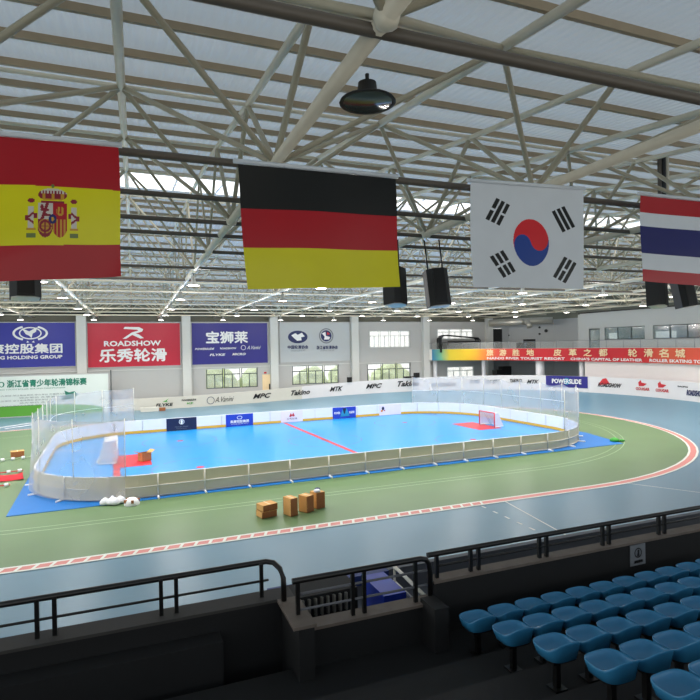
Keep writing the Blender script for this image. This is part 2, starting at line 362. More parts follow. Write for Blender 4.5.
def d5(b, F, w, h, c):
    flatp(b, disc(-.72, c + .14, .13, .17, 14), F, M['navy'], .022); flatp(b, disc(-.85, c - .08, .12, .1, 12), F, M['orange'], .022); flatp(b, disc(-.55, c - .05, .1, .07, 12), F, M['lred'], .024)
    put_text(b, '轮滑运动中心', .3, c - .05, 1.25, .2, F, M['lgrey'])
ad(2.2, 4.45, .05, 1.0, M['navy'], 'dark navy advertising sheet with a white round emblem', d1)
ad(6.75, 8.95, .05, 1.0, M['adblue'], 'bright blue advertising sheet with white Chinese lettering', d2)
ad(11.3, 13.2, .05, 1.0, M['adwhite'], 'pale pink-white advertising sheet with a small red mark', d3)
ad(15.9, 18.1, .05, 1.02, M['adblue'], 'blue and cyan picture advertising sheet', d4)
ad(20.4, 22.6, .05, 1.0, M['adwhite'], 'white advertising sheet with a colourful blob logo', d5)
# safety nets
def s_near_x(x):
    best = min(range(0, 2000), key=lambda k: abs(RO(TOT * k / 2000, 0, 0).x - x) + (100 if RO(TOT * k / 2000, 0, 0).y > RCy else 0)); return TOT * best / 2000
def net(sa, sb, label, sag=0.0, zb=.98, off=.12):
    t = thing('safety_net', label, 'net', tuple(RO((sa + sb) / 2, .12, 1.0)))
    n = 80; vs = []; np_ = max(2, round((sb - sa) / 2.25))
    for i in range(n + 1):
        s_ = sa + (sb - sa) * i / n; f = ((i / n) * np_) % 1
        zt = 3.42 - sag * math.sin(PI * f)
        vs += [RO(s_, off, zb), RO(s_, .13, 2.2), RO(s_, .13, zt)]
    b = MB(); b.add(vs, [(3 * i + j, 3 * i + 3 + j, 3 * i + 4 + j, 3 * i + 1 + j) for i in range(n) for j in (0, 1)], M['net'], True); b.build('net_sheet', t, flat=True)
    for i in range(np_ + 1):
        s_ = sa + (sb - sa) * i / np_; b = MB(); b.tube([RO(s_, .12, .0 if False else 1.0), RO(s_, .12, 3.48)], .02, M['cream'], 6); b.build('net_pole', t)
    b = MB(); b.tube([RO(sa + (sb - sa) * i / 60, .12, 2.15) for i in range(61)], .012, M['white'], 4); b.build('net_cord', t)
net(s_near_x(24.0), s_of_x(23.7), 'white safety net on poles around the right end of the rink', .22)
sl = s_of_x(-.1); net(sl, s_near_x(-.4) + (TOT if s_near_x(-.4) < sl else 0), 'white safety net on poles around the left end of the rink', .05, .1, .3)
# goals
def goal(x, y, rz, label, fm, h=1.08, td=.4):
    t = thing('hockey_goal', label, 'goal', (x, y, .065)); t.rotation_euler = (0, 0, rz); bpy.context.view_layer.update()
    w = .92
    def B(name, fn):
        b = MB(); fn(b); o = b.build(name); o.parent = t; return o
    for s in (-1, 1): B('post', lambda b, s=s: b.tube([(0, s * w, 0), (0, s * w, h)], .04, fm, 8))
    B('crossbar', lambda b: b.tube([(0, -w, h), (0, w, h)], .04, fm, 8))
    B('top_rear_bar', lambda b: b.tube([(-td, -w * .9, h - .06), (-td, w * .9, h - .06)], .03, M['white'], 8))
    B('base_frame', lambda b: b.tube([(0, -w, .03), (-.95, -w * .82, .03), (-1.05, 0, .03), (-.95, w * .82, .03), (0, w, .03)], .045, M['white'], 8))
    for s in (-1, 1): B('rear_bar', lambda b, s=s: b.tube([(0, s * w, h), (-td, s * w * .9, h - .06), (-.95, s * w * .82, .03)], .022, M['white'], 6))
    def nt_(b):
        top = [(-td, s * w * .9, h - .06) for s in (-1, -.33, .33, 1)]; bot = [(-.97, s * w * .85, .04) for s in (-1, -.33, .33, 1)]
        for i in range(3): b.add([top[i], top[i + 1], bot[i + 1], bot[i]], [(0, 1, 2, 3)], M['goalnet'])
        b.add([(0, -w, h), (0, w, h), top[3], top[0]], [(0, 1, 2, 3)], M['goalnet'])
        for s, i in ((-1, 0), (1, 3)): b.add([(0, s * w, h), top[i], bot[i], (0, s * w, .04)], [(0, 1, 2, 3)], M['goalnet'])
    B('netting', nt_)
goal(25.0, 35.3, RA + PI, 'red-framed hockey goal with white net at the right end of the court', M['red'])
goal(-1.0, 34.0, RA, 'white hockey goal seen from behind inside the left netted end', M['white'], 1.3, .62)

# ================================================================== LOOSE THINGS ON THE FLOOR
def carton(x, y, z, sx, sy, sz, rz, label, flap=0, top=None, name='cardboard_box'):
    t = thing(name, label, 'box', (x, y, z), 'cardboard cartons lying about the rink'); t.rotation_euler = (0, 0, rz)
    b = MB(); th = .02
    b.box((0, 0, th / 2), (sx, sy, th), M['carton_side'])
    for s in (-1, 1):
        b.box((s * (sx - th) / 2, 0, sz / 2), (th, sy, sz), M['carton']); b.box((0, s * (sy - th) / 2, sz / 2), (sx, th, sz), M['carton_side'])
    o = b.build('body'); o.parent = t
    for s in (-1, 1):
        b = MB()
        if flap: b.box((s * (sx / 2 + .12), 0, sz + .05), (.28, sy, .012), M['carton'], mtx=Matrix.Rotation(s * -.5, 3, 'Y'))
        else: b.box((s * sx / 4, 0, sz + .006), (sx / 2 - .006, sy, .012), M['carton'])
        o = b.build('flap'); o.parent = t
    if not flap:
        b = MB(); b.box((0, 0, sz + .015), (.05, sy * .98, .004), M['lgold']); o = b.build('tape'); o.parent = t
    return t
carton(4.55, 20.5, .012, .62, .5, .22, .25, 'flat brown carton, lower of the two stacked at left on the green floor')
carton(4.57, 20.5, .262, .62, .5, .22, .32, 'flat brown carton, upper of the two stacked at left on the green floor')
carton(5.42, 20.25, .012, .32, .5, .66, .35, 'tall brown carton standing alone between the flat stack and the pair')
carton(6.1, 20.45, .012, .38, .46, .62, .5, 'tall brown carton, left one of the touching pair')
carton(6.66, 20.75, .012, .4, .46, .62, .3, 'tall brown carton with dark and white bundle on top, right one of the pair')
b = MB(); b.lathe([(0, 0), (.1, .0), (.12, .05), (.09, .1), (0, .12)], (6.68, 20.8, .66), M['lnavy'], 12); b.lathe([(0, 0), (.13, .0), (.14, .05), (.1, .09), (0, .1)], (6.6, 20.62, .66), M['white'], 12)
tag(b.build('plastic_bundle'), 'small white and dark bundle resting on the rightmost tall carton', 'bag')
carton(.45, 33.4, .05, .55, .5, .45, .5, 'open brown carton with raised flaps on the rink crease at left', flap=1)
carton(-6.7, 38.4, .012, .7, .55, .32, .2, 'brown carton on the green floor left of the netted rink end')
b = MB()
for i, (dx, dy, r) in enumerate(((0, 0, .26), (.3, .05, .22), (-.28, .04, .2), (.12, -.12, .2), (.0, .02, .18))):
    b.lathe([(0, 0), (r, .02), (r * 1.05, .1), (r * .7, .2), (r * .2, .27 + .05 * (i == 4)), (0, .28 + .05 * (i == 4))], (-.95 + dx, 24.7 + dy, .034), M['white'], 14)
tag(b.build('white_plastic_sheet_heap'), 'crumpled white plastic heap against the near left rink boards', 'plastic sheet')
hm = thing('helmet', 'white helmet with dark vents lying on the green floor before the boards', 'helmet', (-.2, 24.3, .012))
b = MB(); b.lathe([(.3, 0), (.31, .08), (.26, .2), (.14, .28), (0, .3)], (-.2, 24.3, .012), M['lwhite'], 16); b.build('shell', hm)
for a in (0, 1.1, 2.2, 3.6, 4.8): 
    b = MB(); b.box((-.2 + .25 * math.cos(a), 24.3 + .25 * math.sin(a), .18), (.12, .1, .12), M['carton_side'], a); b.build('vent', hm)
# red cloth + floats on lane ropes at left
b = MB(); cl = [(-8.9, 30.4), (-7.9, 31.2), (-6.9, 32.2), (-5.7, 32.6), (-5.55, 31.3), (-6.6, 30.9), (-7.6, 29.9), (-8.8, 29.3)]
N = 14; vs = []
for i in range(N + 1):
    t_ = i / N; top = Vector((-9.2 + 3.7 * t_, 30.6 + 2.2 * t_ - .3 * math.sin(t_ * 7), 0)); 
    for j in range(4): vs.append((top.x + .1 * j, top.y - .45 * j, .02 + .22 * abs(math.sin(t_ * 9 + j * 1.7)) * (1 if 0 < j < 3 else .2)))
b.add(vs, [(i * 4 + j, (i + 1) * 4 + j, (i + 1) * 4 + j + 1, i * 4 + j + 1) for i in range(N) for j in range(3)], M['skin_red'], True)
tag(b.build('red_cloth', flat=True), 'crumpled red cloth lying on the green floor left of the rink', 'cloth')
for k, (ya, yb) in enumerate(((36.2, 37.4), (32.6, 33.3), (29.2, 30.0))):
    t = thing('lane_rope', ['white float rope left of the rink, farthest of three', 'white float rope left of the rink, middle of three', 'white float rope left of the rink, nearest of three beside the red cloth'][k], 'rope', (-7.5, ya, .05), 'float ropes left of the rink')
    b = MB(); b.tube([(-11.5, ya - .3, .1), (-5.55, yb, .1)], .03, M['lred'] if k else M['lightgreen'], 6); b.build('rope', t)
    for i in range(12):
        f = (i + .5) / 12; b = MB(); c_ = Vector((-11.5, ya - .3, .1)).lerp(Vector((-5.55, yb, .1)), f); b.tube([c_, c_ + Vector((.16, .07, 0))], .09, M['white'], 8); b.build('float', t)
b = MB(); b.tube([(-11.3, 52.2, .05), (-7.2, 56.5, .05)], .05, M['white'], 6); tag(b.build('white_pole'), 'white pole lying across the track at far left, upper of two', 'pole')
b = MB(); b.tube([(-9.9, 52.0, .05), (-6.6, 55.6, .05)], .05, M['white'], 6); tag(b.build('white_pole'), 'white pole lying across the track at far left, lower of two', 'pole')
b = MB(); b.bb(.5, 2.2, 59.3, 60.0, .012, .42, M['cream']); b.bb(2.3, 2.9, 59.5, 60.0, .012, .32, M['carton_side']); tag(b.build('equipment_crate'), 'low cream crate and brown block on the track by the far barrier', 'crate')

# ================================================================== OUTER BARRIER with adverts
bar = thing('track_barrier', 'low cream barrier wall with sponsor logos around the outside of the track', 'barrier', (0, 61.3, 0))
def barF(u, v, off):   # u = world X along straight / arc metres, v = height above local base
    p, n = bpath(u + 30); return p - n * (off + .0) + Vector((0, 0, v))
def barh(u): t = max(0, min(1, (u - 5) / 25)); return 1.22 + .38 * t
for seg, (u0, u1) in enumerate(((-30, -12), (-12, 3), (3, 18), (18, 34), (34, 49), (49, 64), (64, 84))):
    b = MB(); n = 24; vs = []
    for i in range(n + 1):
        u = u0 + (u1 - u0) * i / n; h = barh(u)
        vs += [barF(u, -.0, 0), barF(u, h, 0), barF(u, h, -.2), barF(u, 0, -.2) - Vector((0, 0, bpath(u + 30)[0].z))]
    b.add(vs, [(4 * i + j, 4 * i + 4 + j, 4 * i + 5 + j, 4 * i + 1 + j) for i in range(n) for j in range(3)], M['cream'] if u1 < 30 else M['whiteb']); b.build('barrier_panel', bar, flat=True)
def px_u(px, z=.9):  # barrier coordinate whose projection has this pixel column
    best = None
    for k in range(0, 1800):
        u = -12 + k * .045; p = barF(u, .6, 0); c = M3.transposed() @ (p - Vector((0, 0, H)))
        if c.z < 0:
            e = abs(350 + 549.88 * c.x / -c.z - px)
            if best is None or e < best[0]: best = (e, u)
    return best[1]
def logo(px0, px1, txt, f0, f1, m, shear=0, bold=.03, extra=None):
    u0, u1 = px_u(px0), px_u(px1); b = MB(); h = barh((u0 + u1) / 2)
    if txt: put_text(b, txt, (u0 + u1) / 2, h * (f0 + f1) / 2, u1 - u0, h * (f1 - f0), barF, m, bold, shear, .03)
    if extra: extra(b, u0, u1, h)
    o = b.build('sponsor_logo', bar, flat=True); return o
def kx(b, u0, u1, h): c = u0 + (u1 - u0) * .55; flatp(b, [(c - .3, h * .62), (c, h * .72), (c + .35, h * .9), (c + .12, h * .68), (c + .3, h * .58), (c, h * .62)], barF, M['kgreen'], .03)
logo(156, 173, 'FLYKE', .25, .5, M['lblack'], .2, .04, kx)
logo(182, 196, 'POWERSLIDE', .6, .75, M['lblack']); logo(187, 193, 'KF', .3, .45, M['kgreen'])
def circ(b, u0, u1, h): ring(b, u0 + .5, h * .5, .42, .42, .08, barF, M['lgrey'], off=.03)
logo(206, 213, None, 0, 0, M['lgrey'], extra=circ); logo(215, 234, 'A.Vanini', .3, .75, M['lblack'], .5, .0)
logo(253, 271, 'MPC', .35, .75, M['lblack'], .4, .05); logo(291, 310, 'Takino', .35, .75, M['lblack'], .4, .04)
logo(330, 343, 'MTK', .4, .75, M['lblack'], .4, .04); logo(366, 382, 'MPC', .4, .75, M['lblack'], .4, .04); logo(398, 419, 'Takino', .4, .8, M['lblack'], .4, .04)
logo(432, 456, 'ROADSHOW', .3, .55, M['lgrey']); logo(470, 480, 'FLYKE', .45, .7, M['lgrey']); logo(486, 499, 'MPC MTK', .45, .7, M['lgrey'])
logo(510, 522, 'TAKINO', .5, .75, M['lblack']); logo(527, 539, 'MTK', .45, .7, M['lblack'], .4, .05)
def bb_(b, u0, u1, h):
    vs = []; n = 10
    for i in range(n + 1): u = u0 + (u1 - u0) * i / n; vs += [barF(u, h * .25, .03), barF(u, h * 1.0, .03)]
    b.add(vs, [(2 * i, 2 * i + 2, 2 * i + 3, 2 * i + 1) for i in range(n)], M['purple'])
    put_text(b, 'POWERSLIDE', (u0 + u1) / 2, h * .65, (u1 - u0) * .7, h * .3, barF, M['lwhite'], .03, 0, .05)
    flatp(b, disc((u0 + u1) / 2, h * .65, .35, .35, 14), barF, M['cyan'], .06)
logo(546, 588, None, 0, 0, M['navy'], extra=bb_)
def rd(b, u0, u1, h): flatp(b, [(u0, h * .5), (u0 + 1.3, h * .6), (u0 + .9, h * .95), (u0 + .5, h * .9)], barF, M['lred'], .03)
logo(598, 622, 'ROADSHOW', .4, .66, M['lblack'], .4, .04, rd)
def cg(b, u0, u1, h): c = (u0 + u1) / 2; flatp(b, [(c - .4, h * .58), (c + .1, h * .6), (c + .45, h * .75), (c - .1, h * .8), (c - .2, h * .95), (c - .45, h * .8)], barF, M['lred'], .03)
logo(636, 650, 'COUGAR', .35, .52, M['lred'], 0, .02, cg); logo(656, 669, 'COUGAR', .35, .52, M['lred'], 0, .02, cg)
logo(678, 688, 'RACING', .7, .78, M['lblack']); logo(687, 705, 'ROADSHOW', .3, .6, M['lnavy'], .3, .05)
# small dark monitors on top of the barrier
for px, lab in ((350, 'small black loudspeaker on the far barrier below the grey emblem board'), (417, 'larger black loudspeaker on the far barrier by the balcony end')):
    u = px_u(px); p, n = bpath(u + 30); b = MB(); b.box((p.x, p.y + .1, p.z + barh(u) + .3), (.5 if px < 400 else .6, .4, .6), M['dark']); b.box((p.x, p.y - .11, p.z + barh(u) + .3), (.36, .03, .44), M['black'])
    if px > 400: b.box((p.x - 1.0, p.y + .1, p.z + barh(u) + .1), (1.2, .4, .2), M['dark'])
    tag(b.build('floor_monitor'), lab, 'loudspeaker')

# ================================================================== FAR WALL
WY = 62.9
def wall_holes(name, x0, x1, z0, z1, y, th, holes, m):
    xs = sorted({x0, x1, *[h[0] for h in holes], *[h[1] for h in holes]}); zs = sorted({z0, z1, *[h[2] for h in holes], *[h[3] for h in holes]}); b = MB()
    for a, c in zip(xs, xs[1:]):
        for e, f in zip(zs, zs[1:]):
            cx, cz = (a + c) / 2, (e + f) / 2
            if any(h[0] < cx < h[1] and h[2] < cz < h[3] for h in holes): continue
            b.bb(a, c, y, y + th, e, f, m)
    return struct(b.build(name))
wins = [(7.4, 13.25, 1.8, 4.05, 3, 1), (17.3, 23.2, 1.85, 4.08, 3, 1), (26.95, 33.05, 1.7, 4.05, 3, 1), (27.3, 33.0, 6.06, 8.15, 4, 0), (37.0, 42.55, 7.0, 8.36, 3, 0), (38.4, 42.6, 1.5, 3.35, 2, 0)]
wall_holes('wall_back', -30, 45.3, 0, 9.35, WY, .3, [w[:4] for w in wins], M['wall'])
b = MB(); b.bb(-30, 49, WY + .9, WY + 1.2, 9.35, 11.4, M['wall_dark']); b.bb(-30, 45.3, WY, WY + .9, 9.3, 9.42, M['wall_dark']); struct(b.build('wall_back_parapet'))
b = MB(); b.bb(-30, 46, WY - .5, WY - .2, 10.02, 10.32, M['black']); struct(b.build('trim_eaves'))
b = MB(); b.bb(-30, 45.3, WY - .08, WY, 4.12, 4.22, M['pillar']); struct(b.build('trim_ledge'))
for i, (x0, x1, z0, z1, n, low) in enumerate(wins):
    t = struct(bpy.data.objects.new('window_%d' % (i + 1), None)); COL.objects.link(t); t.location = ((x0 + x1) / 2, WY, z0)
    fm = M['frame'] if low else M['wframe']
    for k in range(n):
        a = x0 + (x1 - x0) * k / n; c = x0 + (x1 - x0) * (k + 1) / n; b = MB(); w = .09
        a += .05; c -= .05; zt = z1 - (z1 - z0) * .3
        y0, y1 = WY + .06, WY + .14
        b.bb(a, c, y0, y1, z0, z0 + w, fm); b.bb(a, c, y0, y1, z1 - w, z1, M['wframe']); b.bb(a, a + w, y0, y1, z0, z1, fm); b.bb(c - w, c, y0, y1, z0, z1, fm)
        b.bb(a, c, y0, y1, zt - w / 2, zt + w / 2, fm); b.bb((a + c) / 2 - w / 2, (a + c) / 2 + w / 2, y0, y1, z0, zt, fm); b.build('window_frame', t)
        b = MB(); b.bb(a, c, WY + .09, WY + .11, z0, z1, M['glass']); b.build('pane', t)
for i, x in enumerate((-15.4, -5.0, 5.35, 15.1, 25.2, 35.1, 44.9)):
    b = MB(); b.bb(x - .45, x + .45, WY - .6, WY + .05, 0, 9.9, M['pillar']); b.bb(x - .5, x + .5, WY - .65, WY + .05, 0, .25, M['pillar'])
    o = b.build('wall_pillar'); tag(o, ['pale wall pillar beyond the left edge of the blue banner', 'pale wall pillar between the blue and the red sponsor banners', 'pale wall pillar between the red and violet sponsor banners', 'pale wall pillar between the violet banner and the grey emblem board', 'pale wall pillar right of the grey emblem board', 'pale wall pillar where the balcony begins', 'pale wall pillar at the far right corner behind the balcony'][i], 'pillar', 'pillars on the far wall')
# trees outside, seen through the lower windows
for i, (x, y, r) in enumerate(((9.2, 70, 3.0), (15.8, 72, 3.2), (21.6, 70, 2.6), (27.6, 71.5, 3.0), (34.5, 72, 2.8))):
    t = thing('tree', ['green bush seen through the window under the violet banner, left', 'green bush seen through the window under the violet banner, right', 'green bush seen through the window under the grey emblem board, left', 'green bush seen through the window under the grey emblem board, right', 'small green bush seen through the window left of the balcony'][i], 'bush', (x, y, 0), 'bushes outside the far windows')
    b = MB(); b.tube([(x, y, 0), (x, y, 1.5)], .12, M['carton_side'], 6); b.build('trunk', t)
    bm = bmesh.new(); bmesh.ops.create_icosphere(bm, subdivisions=3, radius=1)
    for v in bm.verts: v.co *= (r + random.uniform(-.35, .35)); v.co += Vector((x, y, 1.0))
    me = bpy.data.meshes.new('foliage'); bm.to_mesh(me); bm.free(); me.materials.append(M['leaf']); o = bpy.data.objects.new('foliage', me); COL.objects.link(o); o.parent = t; o.matrix_parent_inverse = t.matrix_basis.inverted()
# outside ground
b = MB(); b.add([(-60, 66, -.05), (90, 66, -.05), (90, 130, -.05), (-60, 130, -.05)], [(0, 1, 2, 3)], M['cream']); struct(b.build('ground_outside', flat=True))

# --- big sponsor banners 
def banner(x0, x1, z0, z1, bg, label, draw, y=WY - .12, name='sponsor_banner'):
    t = thing(name, label, 'banner', ((x0 + x1) / 2, y, z0)); b = MB(); b.bb(x0, x1, y, y + .05, z0, z1, bg); b.build('sheet', t)
    fr = MB(); w = .07
    for a in ((x0, x1, z0 - w, z0), (x0, x1, z1, z1 + w), (x0 - w, x0, z0 - w, z1 + w), (x1, x1 + w, z0 - w, z1 + w)): fr.bb(a[0], a[1], y - .02, y + .08, a[2], a[3], M['wall'])
    fr.build('edge_frame', t)
    b = MB(); draw(b, wallF(y), (x0 + x1) / 2, (z0 + z1) / 2); b.build('print', t, flat=True)
def bn1(b, F, cx, cz):
    c = -9.2 - .4; z = 8.15
    ring(b, c, z, 1.0, .62, .12, F, M['lwhite']); ring(b, c, z, 1.55, .8, .2, F, M['lwhite'], -1.1, 1.1); ring(b, c, z, 1.55, .8, .2, F, M['lwhite'], PI - 1.1, PI + 1.1)
    flatp(b, [(c - .75, z + .5), (c - .1, z + .18), (c + .6, z + .6), (c + .5, z + .15), (c + .2, z - .05), (c + .1, z - .5), (c - .1, z - .25), (c - .4, z - .1)], F, M['lwhite'], .03)
    flatp(b, [(c - .3, z - .75), (c - .1, z - .9), (c - .35, z - .95)], F, M['lwhite']); flatp(b, [(c + .3, z - .75), (c + .1, z - .9), (c + .35, z - .95)], F, M['lwhite'])
    put_text(b, '奥康控股集团', -10.6, 6.62, 7.6, .95, F, M['lwhite'], .035); put_text(b, 'AOKANG HOLDING GROUP', -10.6, 5.75, 7.6, .34, F, M['lwhite'], .03)
banner(-14.6, -5.6, 4.75, 9.2, M['blue'], 'royal blue sponsor banner with winged globe emblem and white lettering', bn1)
def bn2(b, F, cx, cz):
    flatp(b, [(-1.0, 8.55), (-.85, 8.75), (.55, 8.72), (.95, 8.5), (.85, 8.25), (.2, 8.05), (.5, 7.95), (1.0, 7.55), (.65, 7.5), (-.15, 7.9), (-.75, 7.5), (-1.1, 7.5), (-.2, 8.15), (.45, 8.35), (.35, 8.45), (-.5, 8.5)], F, M['lwhite'], .03)
    put_text(b, 'ROADSHOW', -.1, 7.0, 5.6, .55, F, M['lwhite'], .04); put_text(b, '乐秀轮滑', -.05, 5.75, 6.6, 1.35, F, M['lwhite'], .06)
banner(-4.45, 4.7, 4.55, 9.15, M['bred'], 'crimson sponsor banner with white runner logo and Chinese lettering', bn2)
def bn3(b, F, cx, cz):
    put_text(b, '宝狮莱', 9.8, 7.55, 4.6, 1.3, F, M['lwhite'], .06); put_text(b, 'POWERSLIDE', 7.3, 6.28, 2.1, .22, F, M['lwhite'], .03, .3); put_text(b, 'ROADSHOW', 9.9, 6.3, 1.8, .2, F, M['lwhite'], .02)
    ring(b, 11.6, 6.35, .28, .28, .05, F, M['lwhite']); put_text(b, 'A.Vanini', 12.8, 6.35, 1.6, .4, F, M['lwhite'], 0, .5)
    put_text(b, 'FLYKE', 8.7, 5.6, 1.7, .24, F, M['lwhite'], .03, .2); put_text(b, 'MICRO', 11.1, 5.62, 1.5, .26, F, M['lwhite'], .04, .2)
banner(5.95, 14.4, 4.55, 9.15, M['purple'], 'dark violet-blue sponsor banner with white Chinese heading above small logos', bn3)
def bn4(b, F, cx, cz):
    c, z = 18.05, 7.5; flatp(b, disc(c, z, 1.2, .75, 30), F, M['lnavy'], .02)
    flatp(b, [(c - .8, z + .2), (c - .3, z + .45), (c, z + .25), (c + .5, z + .5), (c + .85, z + .05), (c + .4, z - .05), (c + .45, z - .4), (c - .1, z - .45), (c - .55, z - .05)], F, M['lwhite'], .03)
    put_text(b, '中国轮滑协会', c, 6.3, 2.5, .42, F, M['lnavy'], .03); put_text(b, 'CHINESE ROLLER SPORTS', c, 5.9, 1.8, .2, F, M['lgrey'])
    c, z = 21.6, 7.6; ring(b, c, z, .92, .92, .14, F, M['lgrey']); flatp(b, disc(c, z, .68, .68, 24), F, M['lnavy'], .02)
    flatp(b, [(c - .55, z + .3), (c - .1, z + .5), (c - .05, z), (c + .5, z - .15), (c + .35, z - .45), (c - .3, z - .45), (c - .2, z - .1)], F, M['lwhite'], .03)
    flatp(b, [(c + .1, z + .5), (c + .5, z + .2), (c + .1, z + .1)], F, M['lred'], .03)
    put_text(b, '浙江省轮滑协会', c + .1, 6.2, 2.7, .42, F, M['lnavy'], .03); put_text(b, 'ZHEJIANG ROLLER', c + .1, 5.8, 1.8, .16, F, M['lgrey'])
banner(15.9, 24.6, 4.55, 9.15, M['bgrey'], 'light grey board with oval and round skating association emblems', bn4)
def bn5(b, F, cx, cz):
    put_text(b, '2020', -12.75, 3.2, 2.3, .55, F, M['lgreen'], 0); put_text(b, '浙江省青少年轮滑锦标赛', -7.95, 3.25, 6.9, .7, F, M['lgreen'], .03); put_text(b, 'ZHEJIANG YOUTH ROLLER SKATING CHAMPIONSHIP', -9.6, 2.68, 6.4, .16, F, M['lgreen'])
    for k in range(5): put_text(b, '主办单位 浙江省体育局 承办单位 永嘉县人民政府' if k % 2 == 0 else '协办单位 永嘉县轮滑协会', -9 + (k % 2) * 1.0, 2.1 - .25 * k, 6.4 - 1.6 * (k % 2), .15, F, M['lgrey'])
    sw = [(-14.5, .08), (-3.0, .08)] + [(-3.0 - 11.5 * k / 12, .55 + .9 * (k / 12) ** .6 * (1 - .6 * k / 12) * 1.3) for k in range(13)]
    flatp(b, sw, F, M['swoosh'], .02)
    flatp(b, [(-7.0, 1.5), (-6.4, 1.9), (-6.5, 2.4), (-6.1, 2.2), (-5.6, 2.3), (-5.3, 1.9), (-5.8, 1.5)], F, M['lgreen'], .02)
banner(-14.6, -2.5, .05, 3.95, M['pale'], 'long white and green championship banner low on the wall at left', bn5, y=61.12, name='championship_banner')

nt_ = thing('wall_notice', 'cream notice board on the grey wall right of the windows under the violet banner', 'notice', (14.1, WY - .05, 1.4))
b = MB(); b.bb(13.75, 14.75, WY - .06, WY, 1.3, 3.2, M['lgold']); b.build('panel', nt_)
b = MB(); flatp(b, [(13.95, 3.3), (14.25, 3.3), (14.25, 3.5), (13.95, 3.5)], wallF(WY), M['lred'], .02); flatp(b, [(14.5, 1.35), (14.7, 1.35), (14.7, 2.1), (14.5, 2.1)], wallF(WY - .06), M['lblack'], .02); b.build('print', nt_, flat=True)
b = MB(); b.tube([(-2.25, 61.2, .05), (-2.25, 61.2, 4.3)], .06, M['frame'], 6); tag(b.build('banner_pole'), 'thin dark pole at the right edge of the green and white banner', 'pole')
b = MB(); b.lathe([(0, 0), (.28, .01), (.3, .1), (.18, .2), (0, .26)], (28.3, 26.35, .035), M['kgreen'], 12); b.lathe([(0, 0), (.2, .01), (.2, .08), (0, .14)], (28.7, 26.2, .035), M['kgreen'], 12); tag(b.build('green_cloth'), 'small green cloth lying at the right corner of the blue mat', 'cloth')
# ================================================================== RIGHT END: balcony, walls
BP = [(35.4, 62.2), (38.6, 59.2), (41.3, 55.8), (43.0, 51.2), (44.4, 46.3), (45.0, 41.3), (44.8, 36.5), (44.0, 31.5), (42.2, 26.0), (39.5, 21.5)]
def catmull(P, n=12):
    out = []
    for i in range(len(P) - 1):
        p0, p1, p2, p3 = [Vector(P[max(0, min(len(P) - 1, k))]) for k in (i - 1, i, i + 1, i + 2)]
        for k in range(n):
            t = k / n; out.append(.5 * ((2 * p1) + (p2 - p0) * t + (2 * p0 - 5 * p1 + 4 * p2 - p3) * t * t + (3 * p1 - p0 - 3 * p2 + p3) * t ** 3))
    out.append(Vector(P[-1])); return out
bc = catmull(BP); bd = [0]
for p, q in zip(bc, bc[1:]): bd.append(bd[-1] + (q - p).length)
def balF(u, v, off):
    u = max(0, min(bd[-1] - .001, u))
    for i in range(len(bd) - 1):
        if bd[i + 1] >= u:
            t = (u - bd[i]) / (bd[i + 1] - bd[i]); p = bc[i].lerp(bc[i + 1], t); d = (bc[i + 1] - bc[i]).normalized(); n = Vector((-d.y, d.x))
            if n.dot(Vector((19, 36.5)) - p) < 0: n = -n
            q = p + n * off; return Vector((q.x, q.y, v))
def bal_u(px, z):
    best = None; u = 0
    while u < bd[-1]:
        c = M3.transposed() @ (balF(u, z, 0) - Vector((0, 0, H)))
        if c.z < 0:
            e = abs(350 + 549.88 * c.x / -c.z - px)
            if best is None or e < best[0]: best = (e, u)
        u += .05
    return best[1]
BZ0, BZ1 = 4.28, 5.72
bal = thing('spectator_balcony', 'curved concrete balcony running along the right end of the hall', 'balcony', (44, 45, 4))
b = MB(); n = 60; vs = []
for i in range(n + 1):
    u = (bd[-1] - .01) * i / n
    vs += [balF(u, BZ0 + .02, 0), balF(u, BZ1, 0), balF(u, BZ1, -.2), balF(u, 5.3, -.2), balF(u, 5.3, -1.4), balF(u, 4.6, -1.4), balF(u, BZ0 + .02, -.3)]
b.add(vs, [(7 * i + j, 7 * i + 7 + j, 7 * i + 7 + (j + 1) % 7, 7 * i + (j + 1) % 7) for i in range(n) for j in range(7)], M['cream_wall']); b.build('parapet', bal)
b = MB(); b.plate([(p.x, p.y) for p in bc[2:-24]] + [(46.4, 35), (46.4, 47.2), (51.9, 53), (51.7, 58), (48.6, 64), (46.5, 63.4), (45.3, 62.4), (35.6, 62.4)], 5.0, 5.28, M['wall']); b.build('floor_slab', bal)
b = MB(); b.tube([balF((bd[-1] - .01) * i / 80, 6.5, -.1) for i in range(81)], .025, M['lgrey'], 5, caps=False); b.build('handrail', bal)
k = 0; u = .3
while u < bd[-1] - 1:
    b = MB(); b.tube([balF(u, 5.7, -.1), balF(u, 6.5, -.1)], .022, M['lgrey'], 5); b.build('rail_post', bal); u += 2.0
b = MB(); vs = []
for i in range(61): u = (bd[-1] - .01) * i / 60; vs += [balF(u, 5.74, -.1), balF(u, 6.46, -.1)]
b.add(vs, [(2 * i, 2 * i + 2, 2 * i + 3, 2 * i + 1) for i in range(60)], sheer('balcony_glass', (.6, .62, .6), .22)); b.build('glass_panel', bal, flat=True)
for px, w, lab in ((434, .55, 'slim white column under the balcony, leftmost by the far wall'), (482, .5, 'slim white column under the yellow part of the balcony banner'), (536, 1.0, 'thick white column under the balcony, widest of the four'), (577, .55, 'slim white column under the balcony right of the thick one')):
    u = bal_u(px, 3); p = balF(u, 0, -.9); t = thing('balcony_column', lab, 'column', (p.x, p.y, 0), 'columns under the balcony'); b = MB(); b.tube([(p.x, p.y, 0), (p.x, p.y, 4.9)], w / 2, M['white'], 16); b.build('shaft', t)
    b = MB(); b.tube([(p.x, p.y, 0), (p.x, p.y, .2)], w / 2 + .08, M['white'], 16); b.build('base', t)
b = MB(); n = 40; vs = []; ua = bal_u(583, 3)
